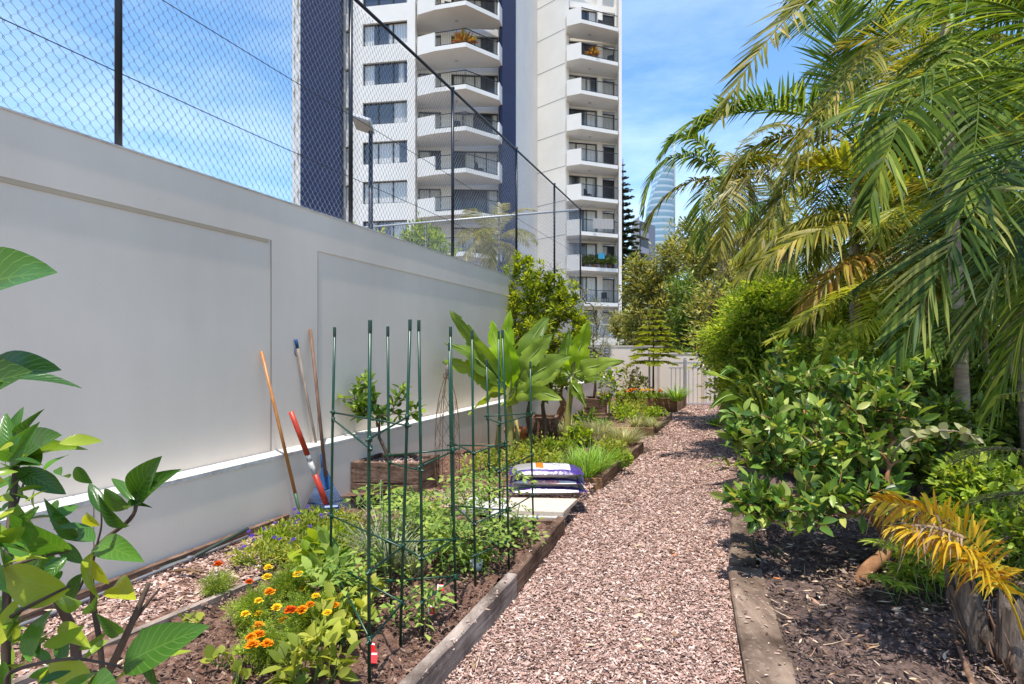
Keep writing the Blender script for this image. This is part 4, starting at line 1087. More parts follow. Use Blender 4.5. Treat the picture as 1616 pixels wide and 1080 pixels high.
for i, (b, tp, Y, wf, roll) in enumerate(hero_leaves):
    B = W(*b, Y); Tp = W(*tp, Y-.04+.08*((i*7) % 3-1)); X = Tp-B; s = X.length*1.02
    up = Vector((0.0, -1, .55)); side = X.cross(up).normalized(); N = side.cross(X).normalized()
    N = (Matrix.Rotation(roll-.45, 3, X.normalized()) @ N)
    dz = (.5 if (i % 3 == 1 and Y > 1.12) else .22)*s*.94; X = X+N.normalized()*dz; s = X.length*1.02
    LT = LEAFH2 if i % 3 == 1 and Y > 1.12 else LEAFH
    m.scatter(LT[0], LT[1], [tuple(B)], [tuple(X)], [tuple(N)], np.array([[s, s*wf*.86, s]]), 0, True, LT[2])
m.build('foliage', L['citrus_near'], cs)
st = [([(8, 1200, 1.2), (12, 900, 1.2), (25, 745, 1.28), (35, 690, 1.35)], .009), ([(-90, 700, .9), (-60, 610, .9), (-55, 470, .95)], .006), ([(120, 1100, 1.5), (118, 1010, 1.5), (95, 955, 1.45), (70, 900, 1.4), (60, 860, 1.35)], .0135),
      ([(165, 1110, 1.6), (158, 1020, 1.6), (146, 940, 1.6), (150, 870, 1.5), (205, 820, 1.45), (217, 790, 1.45)], .008), ([(165, 1075, 1.35), (205, 990, 1.32), (235, 920, 1.35)], .0095), ([(205, 990, 1.32), (230, 955, 1.34), (253, 928, 1.36)], .005),
      ([(150, 870, 1.5), (160, 830, 1.5), (158, 790, 1.5)], .003), ([(95, 955, 1.45), (125, 930, 1.35), (150, 860, 1.35)], .004), ([(10, 1090, 1.0), (20, 1060, 1.0), (110, 1040, 1.02), (190, 1052, 1.0)], .004), ([(0, 900, 1.1), (60, 880, 1.15), (110, 870, 1.2)], .004),
      ([(25, 800, 1.25), (45, 740, 1.45), (60, 690, 1.5)], .003), ([(8, 980, 1.05), (40, 960, 1.0), (110, 925, 1.0)], .004), ([(120, 1100, 1.4), (130, 1060, 1.3), (185, 1070, 1.0)], .005)]
for pts_, r in st:
    P = catmull([W(*p) for p in pts_], 5); stems.tube(P, np.linspace(r, r*.55, len(P)), 8)
stems.build('branch', M['bark'], cs)
# loose smaller leaves filling between
k = 170; P = np.array([tuple(W(rng.uniform(-80, 60)+rng.random()**2*100, rng.uniform(700, 1090), rng.uniform(1.0, 1.6))) for _ in range(k)])
X = rnd_unit(rng, k); X[:, 2] += .2; Z = rng.normal(size=(k, 3))*.5+[0, -.3, .8]
MB().scatter(LEAFH[0], LEAFH[1], P, X, Z, .035+.045*rng.random(k), 0, True, LEAFH[2]).build('foliage', L['citrus_near'], cs)

# ================================================================= bed 1: marigolds
def pompom(c, r, mat, t, seed):
    rng = np.random.default_rng(seed); m = MB(); lay = [(0, 12, 1.0, .05), (.1, 12, .9, .3), (.25, 10, .75, .6), (.35, 8, .55, .95), (.45, 6, .35, 1.25)]
    pt = [(0, -.12, 0), (.6, -.34, .04), (1, -.2, -.04), (1.0, .2, .03), (.6, .34, -.04), (0, .12, 0)]
    for (z, n, s, el) in lay:
        a = np.arange(n)*2*PI/n+rng.random()*3+rng.normal(size=n)*.1; e = el+rng.normal(size=n)*.1
        X = np.stack([np.cos(a)*np.cos(e), np.sin(a)*np.cos(e), np.sin(e)], 1); Z = np.stack([-np.cos(a)*np.sin(e), -np.sin(a)*np.sin(e), np.cos(e)], 1)
        m.scatter(pt, [(0, 1, 4, 5), (1, 2, 3, 4)], np.tile(npv(c), (n, 1))+[0, 0, z*r*.6], X, Z, r*s*(.85+.3*rng.random(n)), 0, False)
    m.lathe([(.0, -r*.55), (r*.22, -r*.45), (r*.3, 0)], c, 8, 1)
    return m.build('flower', [mat, M['stem']], t)
M['mg_y'] = island_mat('marigold_yellow', [(.85, .5, .01), (.92, .64, .02), (.95, .72, .06)], .6, .25)
M['mg_o'] = island_mat('marigold_orange', [(.8, .2, .004), (.88, .32, .006), (.9, .42, .012)], .6, .25)
M['mg_r'] = island_mat('marigold_red', [(.5, .05, .004), (.75, .12, .005), (.85, .2, .01)], .6, .25)
MG = [((345, 925), 'small marigold with one red orange bloom, apart at the left of the flower patch', [(344, 891, 'r')], .07, .13),
      ((400, 975), 'marigold at the left of the patch with yellow blooms and one red orange bloom above', [(393, 919, 'r'), (387, 970, 'y'), (408, 969, 'y'), (408, 949, 'y'), (425, 935, 'o')], .10, .16),
      ((455, 930), 'back marigold with yellow blooms at the rear of the flower patch', [(423, 896, 'y'), (421, 911, 'y'), (470, 907, 'y'), (442, 947, 'y'), (478, 930, 'y'), (469, 941, 'y')], .12, .17),
      ((475, 985), 'marigold in the middle of the patch with deep orange and red blooms', [(436, 960, 'y'), (458, 964, 'r'), (476, 963, 'o'), (489, 955, 'o'), (448, 980, 'o'), (467, 986, 'o')], .12, .18),
      ((515, 985), 'marigold at the right of the patch touching the pale pepper plants', [(498, 942, 'y'), (528, 956, 'o'), (509, 985, 'o'), (516, 968, 'y')], .10, .16),
      ((430, 1025), 'dark green front marigold with orange blooms low at its left side', [(407, 989, 'o'), (396, 1006, 'o'), (407, 1003, 'o'), (398, 1019, 'o'), (421, 1017, 'o')], .13, .15)]
FEATH = compound(4, .36, .28, .3)
for i, (b, lab, fl_, R, H) in enumerate(MG):
    base = G(b[0], b[1]+14, .1); rng = np.random.default_rng(50+i)
    t = thing('marigold', lab, 'flower', base, 'marigolds at the front of the vegetable bed')
    pts = crown_points([((base.x, base.y, base.z+H*.45), (R, R, H*.5), 1)], 46 if R > .08 else 16, rng, .2); pts[:, 2] = np.maximum(pts[:, 2], .11)
    m, tw = skeleton(base, base+Vector((0, 0, .05)), pts, rng, .006, .0015); mf = foliage(tw, 26, .042, rng, FEATH, .035, .6)
    for (px, py, c) in fl_:
        zt = base.z+H*1.15+.02*math.sin(px); p = G(px, py, min(zt, .33)); dd = (p-base)
        if dd.xy.length > .26: p = W(px, py, base.y-.04)
        pompom(p, .0225+.006*((px*7) % 3)/2, M['mg_'+c], t, px+py)
        m.tube([base+Vector((0, 0, .04)), (base+p)/2+Vector((0, 0, .03)), p-Vector((0, 0, .012))], [.003, .0025, .002], 5)
    m.build('stem', M['stem'], t); mf.build('foliage', L['mid'] if i != 5 else L['bluegreen_d'] if 'bluegreen_d' in L else L['mid'], t)

# ================================================================= bed 1: leafy plants
def leafy(label, px, py, z, R, H, n, size, mat, seed, tmpl=LEAF6, name='vegetable_plant', cat='vegetable plant', **k):
    return herb(name, label, cat, G(px, py, z), R, H, n, size, mat, seed, tmpl, **k)
leafy('pale green pepper seedling clump at the very front, left of the nearest stake', 490, 1080, .1, .13, .24, 120, .075, L['herb'], 61, LEAFB)
leafy('pale pepper plant right of the marigolds, behind the nearest stake', 545, 1015, .1, .12, .25, 90, .08, L['herb'], 62, LEAFB)
leafy('broad leaved tomato plant rising behind the marigolds at the second stake', 520, 945, .1, .12, .36, 80, .10, L['tomato'], 63, LEAFB)
leafy('thick stemmed yellow green leafy plant at the left of the tomato stakes', 503, 915, .1, .1, .3, 70, .10, L['lime'], 64, LEAFB)
leafy('drooping pale leafed plant under the second and third stakes', 560, 955, .1, .12, .2, 70, .075, L['herb'], 65, LEAFB)
for i, (px, py, lab) in enumerate(((372, 1075, 'zucchini seedling nearest the bottom edge of the photo'), (300, 990, 'pair of bright seedling leaves beside the pale edging board'), (350, 1045, 'pale frilly seedling below the marigolds'), (392, 1040, 'small pale seedling close to the front marigold'))):
    leafy(lab, px, py, .1, .05, .06, 12, .05, L['herb'], 70+i, ROUND, name='seedling', cat='seedling', group='seedlings in the front bed', nst=6)
# low mass of pansies with purple flowers along the wall side
M['purple'] = island_mat('purple_petal', [(.035, .015, .14), (.06, .02, .24), (.1, .05, .3)], .6, .2)
pans = [(415, 885, 'pansy clump nearest the camera at the wall side of the bed'), (440, 862, 'pansy clump behind the nearest pansies'), (470, 848, 'pansy clump between the pipe end and the onions'), (505, 832, 'pansy clump directly in front of the blue rake'), (478, 880, 'pansy clump on the right of the wall side planting'), (525, 862, 'pansy clump just left of the blue green onions'), (545, 838, 'pansy clump in front of the timber planter')]
for i, (px, py, lab) in enumerate(pans):
    b = G(px, py, .1); t = herb('pansy_plant', lab, 'flower', b, .20, .13, 620, .036, L['lime' if i % 2 else 'herb'], 80+i, LEAF4, group='pansy plants along the wall side of the front bed', nst=40)
    rng = np.random.default_rng(90+i); k = 4; P = npv(b)+np.stack([-.05-rng.random(k)*.17, rng.normal(size=k)*.09, .07+rng.random(k)*.07], 1)
    k5 = np.repeat(np.arange(k), 5); a = np.tile(np.arange(5)*2*PI/5, k); X = np.stack([np.cos(a), np.sin(a)*.6, .3+np.sin(a)*.5], 1)
    MB().scatter(ROUND[0], ROUND[1], P[k5], X, np.tile([0, -.6, .8], (5*k, 1)), .017).build('petals', M['purple'], t)
# onions
def onion(px, py, n, H, lab, seed, mat='bluegreen', w=.009, lean=.55, name='onion_plant', cat='onion', z=.1, br=.06):
    b = G(px, py, z); t = thing(name, lab, cat, b, 'clumps of onions and chives in the beds'); rng = np.random.default_rng(seed); m = MB(); blades(m, b, n, .1, H, w, rng, lean, .3, 5, base_r=br)
    o = m.build('leaves', L[mat], t); return t
onion(585, 880, 90, .32, 'blue green onion clump in front of the timber planter', 101)
onion(615, 900, 110, .36, 'blue green onion clump in the middle of the bed behind the stakes', 102)
onion(640, 868, 110, .36, 'blue green onion clump behind the others, near the planter', 103)
onion(655, 905, 60, .25, 'grassy onion clump right of centre between the stake groups', 104)
onion(600, 840, 34, .42, 'spiky long onion leaves standing against the dark planter side', 105, lean=.9)
# tomato plants on stakes
def tomato(px, py, H, lab, seed, R=.13, n=46, z=.1, size=.16, mat='tomato'):
    b = G(px, py, z); rng = np.random.default_rng(seed); t = thing('tomato_plant', lab, 'tomato plant', b, 'tomato plants tied among the green stakes')
    top = b+Vector((rng.normal()*.03, rng.normal()*.03, H)); P = catmull([b, b.lerp(top, .35)+Vector((rng.normal()*.03, .02, 0)), b.lerp(top, .7)+Vector((rng.normal()*.03, 0, 0)), top], 5)
    m = MB(); m.tube(P, np.linspace(.006, .003, len(P)), 6)
    k = n; tt = .12+.88*rng.random(k); ii = (tt*(len(P)-1)).astype(int); B_ = np.array([tuple(P[i]) for i in ii]); a = rng.random(k)*2*PI
    X = np.stack([np.cos(a), np.sin(a), .25-rng.random(k)*.5], 1); off = X*(.02+.09*rng.random(k))[:, None]*(R/.13)
    for q in range(0, k, 2): m.tube([B_[q], B_[q]+off[q]], [.002, .0015], 4, cap=False)
    m.build('stem', M['stem'], t)
    MB().scatter(TOM[0], TOM[1], B_+off*.6, X, np.stack([rng.normal(size=k)*.3, rng.normal(size=k)*.3-.2, np.ones(k)], 1), size*(.6+.6*rng.random(k)), 0, True).build('foliage', L[mat], t)
for a in ((540, 985, .34, 'tomato plant with a long shoot beside the leftmost stake', 111, .16, 30), (610, 925, .62, 'tomato plant with pale shoots reaching right, behind the front stakes', 112, .14, 40),
          (655, 985, .2, 'small tomato seedling in front of the red plant tags', 113, .1, 18), (640, 872, .42, 'bushy tomato plant left of the white slab', 114, .15, 50), (700, 905, .42, 'tomato plant at the middle stake group near the board', 115, .13, 44),
          (690, 858, .4, 'bushy tomato plant at the near end of the white slab', 116, .16, 60), (762, 900, .3, 'tomato plant low at the back stakes beside the near board', 117, .13, 36),
          (770, 868, .56, 'tall tomato plant climbing the back stakes', 118, .14, 54), (800, 850, .55, 'tall tomato plant left of the bags of soil', 119, .14, 54), (825, 862, .3, 'leafy squash plant at the corner of the slab', 120, .11, 30),
          (735, 842, .5, 'tomato plant between slab and back stakes', 121, .14, 44), (660, 838, .35, 'tomato plant beside the timber planter corner', 122, .14, 50), (718, 888, .3, 'yellowing tomato plant in the shade of the middle stakes', 123, .12, 40)):
    tomato(a[0], a[1], a[2], a[3], a[4], a[5], a[6], size=.14)
leafy('yellow green low herb between the middle and back stakes', 745, 890, .1, .12, .12, 220, .035, L['lime'], 131, LEAF4, name='herb_plant', cat='herb')
leafy('bright basil like clump right behind the onions', 690, 872, .1, .14, .2, 260, .045, L['herb'], 132, LEAF6, name='herb_plant', cat='herb')
leafy('bright leafy clump along the back of the onions near the planter', 665, 825, .1, .18, .22, 320, .05, L['herb'], 133, LEAF6, name='herb_plant', cat='herb')
# ================================================================= stakes, tags, tools, bags, planters
def stake_group(label, tops, rings, base_z=.05, H=1.55):
    """tops: (base px, base py, lean px at top, height)"""
    c = G(tops[0][0], tops[0][1], .1); t = thing('plant_support', label, 'plant support', c, 'green stake frames for tomatoes'); ax = []
    for (bx, by, tx, h) in tops:
        b = G(bx, by, .12); Y = b.y; top = Vector(((tx-CX)/F*Y, Y, .12+h)); a = b-(top-b).normalized()*.08; ax.append((b, top))
        m = MB(); bd = Vector((math.sin(bx*1.7)*.005, math.cos(by*2.3)*.004, 0)); m.tube([a, b.lerp(top, .3)+bd*.8, b.lerp(top, .6)+bd, top-Vector((0, 0, .05))], .0074, 10)
        st_ = m.build('stake', M['stake_green'], t)
        m = MB(); m.lathe([(.0078, -.055), (.0086, -.05), (.0088, -.004), (.007, 0), (0, .001)], top, 12); o = m.build('cap', M['stake_cap']); o.parent = st_
    for (i, j, zi, zj) in rings:
        def at_(s, z): b, tp = ax[s]; return b.lerp(tp, (z-b.z)/(tp.z-b.z))
        p, q = at_(i, zi), at_(j, zj); d = (q-p).normalized(); m = MB()
        m.tube([p-d*.03, q+d*.03], .005, 8)
        for e in (p, q): m.tube([e-Vector((0, 0, .012)), e+Vector((0, 0, .012))], .011, 8)
        m.build('crossbar', M['stake_green'], t)
    return t
M['stake_cap'] = plain_mat('stake_cap', (.02, .05, .03), .35)
stake_group('nearest green stake frame, beside the marigolds', [(583, 1068, 584, 1.5), (521, 938, 528, 1.5), (632, 1003, 647, 1.52)],
            [(0, 1, 1.08, 1.10), (0, 2, 1.12, 1.17), (1, 2, 1.14, 1.13), (0, 2, .56, .55), (1, 2, .56, .54), (0, 2, .27, .27), (0, 1, .28, .3), (1, 2, .3, .28)])
stake_group('second green stake frame, in the middle of the bed by the onions', [(617, 952, 612, 1.5), (667, 993, 661, 1.52), (719, 950, 711, 1.5)],
            [(0, 2, .92, .95), (0, 1, .88, .9), (1, 2, .92, .94), (1, 2, .47, .46), (0, 1, .46, .47), (0, 2, .45, .46), (1, 2, .25, .25), (0, 2, .24, .26)])
stake_group('third green stake frame, close to the path board with the banana leaves behind', [(750, 917, 745, 1.49), (803, 892, 793, 1.5), (716, 880, 709, 1.42)],
            [(0, 1, .88, .9), (2, 1, .86, .88), (0, 2, .88, .88), (0, 1, .46, .48), (0, 2, .46, .47), (2, 1, .46, .47), (0, 1, .27, .27), (2, 1, .25, .25)])
stake_group('farthest green stake frame, left of the bags of potting mix', [(773, 845, 768, 1.3), (789, 868, 787, 1.5), (842, 833, 837, 1.28)],
            [(0, 2, 1.0, 1.0), (1, 2, .98, .99), (1, 2, .66, .68), (0, 1, .98, .99), (0, 1, .64, .66), (0, 2, .44, .44), (1, 2, .36, .37)])
M['tag_red'] = plain_mat('tag_red', (.6, .01, .015), .4)
M['tag_white'] = plain_mat('tag_white', (.7, .68, .66), .5)
for k, (px, py, z, an, lab) in enumerate(((696, 929, .16, .3, 'red plant tag lying tilted behind the others, right of the second stake frame'), (682, 962, .14, .55, 'red and white plant tag lying on the soil nearest the board'), (587, 1022, .17, 1.1, 'red plant tag stuck in the soil beside the nearest stake'), (590, 1038, .14, .2, 'lower red tag leaning at the foot of the nearest stake'))):
    p = G(px, py, z); t = thing('plant_tag', lab, 'plant tag', p, 'red plant tags in the front bed'); R_ = Matrix.Rotation(an, 3, 'Z') @ Matrix.Rotation(-.7, 3, 'X') @ Matrix.Rotation(an*.6, 3, 'Y')
    m = MB(); m.box(p, (.03, .004, .045), rot=R_); m.build('card', M['tag_red'], t)
    m = MB(); m.box(p+R_ @ Vector((0, -.0032, .014)), (.024, .001, .008), rot=R_); m.box(p+R_ @ Vector((-.018, .001, 0)), (.006, .002, .046), rot=R_); m.build('printed_strip', M['tag_white'], t)
p = G(812, 832, .12)
for k, (px, py, lab) in enumerate(((815, 834, 'small dark pot with a grey label at the corner of the slab'), (752, 900, 'small clear plastic cup on the soil by the third stake frame'))):
    p = G(px, py, .1); m = MB(); m.lathe([(0, 0), (.03, 0), (.042, .06), (.038, .06), (.028, .01), (0, .01)], p, 14)
    tag(m.build('plant_pot', [M['dark_frame'], M['tag_white']][k]), lab, 'pot')
# --- garden tools leaning on the wall
def wallY(px, c=3.874): return c/(DS-(px-CX)/F)
M['wood_orange'] = rough_mat('varnished_wood', (.28, .1, .025), (.5, .22, .06), 12, .4, .2, .003, stretch=(3, 3, .4), spec=.4)
M['wood_grey'] = rough_mat('grey_wood', (.2, .15, .11), (.36, .29, .23), 12, .7, .3, .003, stretch=(3, 3, .4))
M['wood_brown'] = rough_mat('brown_wood', (.12, .065, .04), (.25, .15, .1), 12, .6, .3, .003, stretch=(3, 3, .4))
M['red_paint'] = plain_mat('red_paint', (.42, .035, .012), .4, 0, .5, .3, 9)
M['chrome'] = rough_mat('worn_steel', (.3, .28, .26), (.7, .68, .64), 40, .3, .3, .002)
M['blue_plastic'] = plain_mat('blue_plastic', (.012, .06, .17), .4)
def on_wall(px, py): Y = wallY(px)-.03; return W(px, py, Y)
tA, tB = on_wall(413, 556), G(476, 822, .1)
t = thing('garden_hoe', 'orange varnished pole with a green metal end leaning leftmost against the wall', 'garden tool', tB)
d = (tA-tB); m = MB(); m.tube([tB+d*.16, tA], [.014, .0125], 12); m.lathe([(.0125, 0), (.009, .008), (0, .01)], tA, 10); m.build('handle', M['wood_orange'], t)
m = MB(); m.tube([tB+d*.16, tB+d*.08, tB+Vector((.015, -.03, .06)), tB+Vector((-.03, -.06, .01))], [.017, .014, .008, .006], 8)
for s in (-1, 0, 1): m.tube([tB+Vector((-.03, -.06, .02)), tB+Vector((-.07+s*.02, -.1+s*.03, .03)), tB+Vector((-.06+s*.03, -.11+s*.03, -.02))], .004, 6)
m.build('hoe_head', plain_mat('green_metal', (.04, .09, .04), .5), t)
tA, tB = on_wall(467, 537), W(507, 742, wallY(507)-.1); tF = tA+(tB-tA)*1.35; 
t = thing('broom_handle', 'thin grey pole with a blue cap leaning second from left on the wall', 'garden tool', tF)
m = MB(); m.tube([tF, tA], [.0125, .0115], 10); m.build('handle', M['wood_grey'], t)
d = (tA-tF).normalized(); m = MB(); m.tube([tA-d*.075, tA+d*.008], .0145, 10); m.tube([tA-d*.06+Vector((-.014, -.01, 0)), tA-d*.1+Vector((-.02, -.02, -.02)), tA-d*.13+Vector((-.012, -.02, -.02))], .004, 6); m.build('cap', M['blue_plastic'], t)
# rake with blue fan head
tA = on_wall(490, 520); tB = W(519, 800, 4.92)
t = thing('leaf_rake', 'leaf rake with a brown wooden handle and a blue plastic fan head', 'rake', (tB.x, tB.y, .1))
neck = tA+(tB-tA)*.84; m = MB(); m.tube([neck, tA], [.0155, .0145], 12); m.build('handle', M['wood_brown'], t)
m = MB(); L0 = W(474, 820, 4.8); R0 = W(556, 812, 4.95); nt_ = 23; nk = W(511, 742, 5.06)
for k in range(nt_):
    s = k/(nt_-1); e = L0.lerp(R0, s)+Vector((0, 0, -.035*math.sin(PI*s))); b0 = nk+(e-nk)*.12
    P = [b0, nk.lerp(e, .6)+Vector((0, -.012, 0)), e, e+Vector((0, .025, -.03))]
    m.tube(P, [.005, .0042, .0034, .003], 4)
m.build('tines', M['blue_plastic'], t)
m = MB()
for (q, th_) in ((.42, .007), (.68, .006)):
    a, b = nk.lerp(L0, q), nk.lerp(R0, q); m.tube([a, (a+b)/2+Vector((0, -.006, -.018)), b], th_, 5)
vs = [nk+Vector((-.012, 0, .03)), nk+Vector((.012, 0, .03)), nk.lerp(R0, .36), nk.lerp(R0.lerp(L0, .5), .42), nk.lerp(L0, .36)]
vv = [tuple(v+Vector((0, -.012, 0))) for v in vs]+[tuple(v+Vector((0, .008, 0))) for v in vs]
m.add(vv, [(4, 3, 2, 1, 0), (5, 6, 7, 8, 9)]+[(i, (i+1) % 5, 5+(i+1) % 5, 5+i) for i in range(5)])
m.tube([nk+Vector((0, 0, -.03)), nk+(tA-tB).normalized()*.14], [.02, .018], 10); m.build('rake_head', M['blue_plastic'], t)
tA, tB = W(459, 650, 4.72), G(519, 806, .12)
t = thing('post_hole_tool', 'short thick red pole with a silver middle sleeve leaning in front of the rake', 'garden tool', tB)
d = tA-tB; m = MB(); m.tube([tB+d*.57, tA], [.022, .021], 14); m.build('grip', M['red_paint'], t)
m = MB(); m.tube([tB+d*.46, tB+d*.62], [.02, .02], 14); m.tube([tB+d*.36, tB+d*.5], .0215, 14); m.build('sleeve', M['chrome'], t)
m = MB(); m.tube([tB, tB+d*.37], [.025, .024], 14); m.build('tube', M['red_paint'], t)
m = MB(); m.box(tB+Vector((.03, -.03, .02)), (.13, .05, .07), .3, bev=.012); m.build('foot', M['blue_plastic'], t)
# --- timber planter with lemon tree
def planter(label, q, h, th=.05, mats=('timber', 'timber_warm')):
    """q: four plan corners ccw from front left"""
    c = sum((Vector((*p, 0)) for p in q), Vector())/4; t = thing('timber_planter', label, 'planter', c, 'rough timber planter boxes along the wall')
    n2 = max(2, int(round(h/.2)))
    for k in range(4):
        m = MB()
        for r in range(n2):
            z0 = r*h/n2; board(m, q[k], q[(k+1) % 4], z0+.003, z0+h/n2-.003, th, .008, seed=k+r*5+q[0][0])
        m.build('side_board', M[mats[0] if k in (0, 3) else mats[1]], t)
    qq = [Vector((*p, 0)).lerp(c, .12) for p in q]; m = MB(); m.add([(p.x, p.y, h-.05) for p in qq], [(0, 1, 2, 3)]); m.build('potting_soil', M['soil'], t)
    return t
planter('dark timber planter box holding the small lemon tree', [(-1.56, 5.52), (-.90, 5.45), (-.755, 5.9), (-1.42, 6.0)], .40, mats=('timber', 'timber'))
rngp = np.random.default_rng(3)
chips('red_mulch', [([(-1.45, 5.62), (-.93, 5.55), (-.84, 5.84), (-1.35, 5.92)], 900, .03, .355, .02)], M['bark_chip'], 9)
b = Vector((-1.28, 5.74, .36)); 
shrub('lemon_tree', 'small lemon tree with two leafy heads in the dark timber planter', 'lemon tree', W(612, 726, 5.7), W(598, 690, 5.72),
      [(W(575, 625, 5.72), (.17, .17, .20), 1.0), (W(640, 640, 5.74), (.15, .15, .2), .9), (W(530, 622, 5.7), (.06, .1, .08), .2), (W(590, 650, 5.7), (.3, .1, .08), .3)], 44, 6, .1, L['citrus'], M['bark'], 141, r0=.016, tmpl=LEAFB, spread=.03, shell=.5, svar=.3, bow=.02)
# --- obelisk
t = thing('wire_obelisk', 'rusty wire garden obelisk with a pointed finial against the wall', 'obelisk', G(706, 780, .05))
ox, oy = XY(706, 5.75); m = MB(); prof = [(.12, .05), (.125, .5), (.118, .75), (.09, .98), (.045, 1.15), (.014, 1.24)]
for k in range(6):
    a = k*PI/3; m.tube(catmull([(ox+r*math.cos(a), oy+r*math.sin(a), z) for r, z in prof], 4), .0035, 5)
for s in (-1, 1):
    for k in range(6):
        P = []
        for i in range(20):
            u = i/19; z = .1+u*.98; r = float(np.interp(z, [p[1] for p in prof], [p[0] for p in prof])); a = k*PI/3+s*u*4.4; P.append((ox+r*math.cos(a), oy+r*math.sin(a), z))
        m.tube(P, .002, 4)
m.build('wire_frame', M['stem_brown'], t)
m = MB(); m.lathe([(0, 0), (.014, 0), (.022, .02), (.015, .04), (.024, .06), (.012, .1), (0, .125)], (ox, oy, 1.22), 12); m.build('finial', M['timber_grey'], t)
m = MB()
for s in (-1, 1): m.tube([(ox+s*(.012+.035*math.sin(u*4.6)*(1-u*.4)), oy, 1.22+.03*math.cos(u*5)) for u in np.linspace(0, 1, 12)], .0035, 5)
m.build('scroll', M['stem_brown'], t)

# --- slabs and bags
def slab(label, q, z0, z1, mat, name='paving_slab'):
    m = MB(); a, b_, c, d_ = [Vector(p) for p in q]
    cx_ = (a+b_+c+d_)/4
    top = [p.lerp(cx_, .012) for p in (a, b_, c, d_)]
    vs = [(p.x, p.y, z0) for p in (a, b_, c, d_)]+[(p.x, p.y, z1-.006) for p in (a, b_, c, d_)]+[(p.x, p.y, z1) for p in top]
    fs = [(3, 2, 1, 0)]+[(i, (i+1) % 4, 4+(i+1) % 4, 4+i) for i in range(4)]+[(4+i, 4+(i+1) % 4, 8+(i+1) % 4, 8+i) for i in range(4)]+[(8, 9, 10, 11)]
    m.add(vs, fs); return tag(m.build(name, mat), label, 'paving slab', 'pale slabs behind the front bed')
M['slab_cream'] = rough_mat('cream_slab', (.42, .34, .27), (.56, .47, .38), 30, .8, .2, .002, c2=(.62, .54, .45))
M['slab_white'] = rough_mat('white_slab', (.36, .33, .3), (.6, .57, .53), 22, .8, .2, .002)
sA, sB, sC, sD = G(797, 805, .165), G(889, 808, .165), G(911, 787, .165), G(806, 785, .165)
slab('cream paving slab jutting out under the stacked bags', [sA, sB, sC, sD], .13, .165, M['slab_cream'])
slab('lower white slab just showing below the front edge of the cream slab', [G(770, 815, .128), G(888, 817, .128), G(900, 800, .128), G(790, 795, .128)], .09, .128, M['slab_white'])
slab('white dirty slab left of the bags, behind the tomato plants', [G(728, 803, .14), G(792, 803, .14), G(800, 786, .14), G(742, 784, .14)], .09, .14, M['slab_white'])
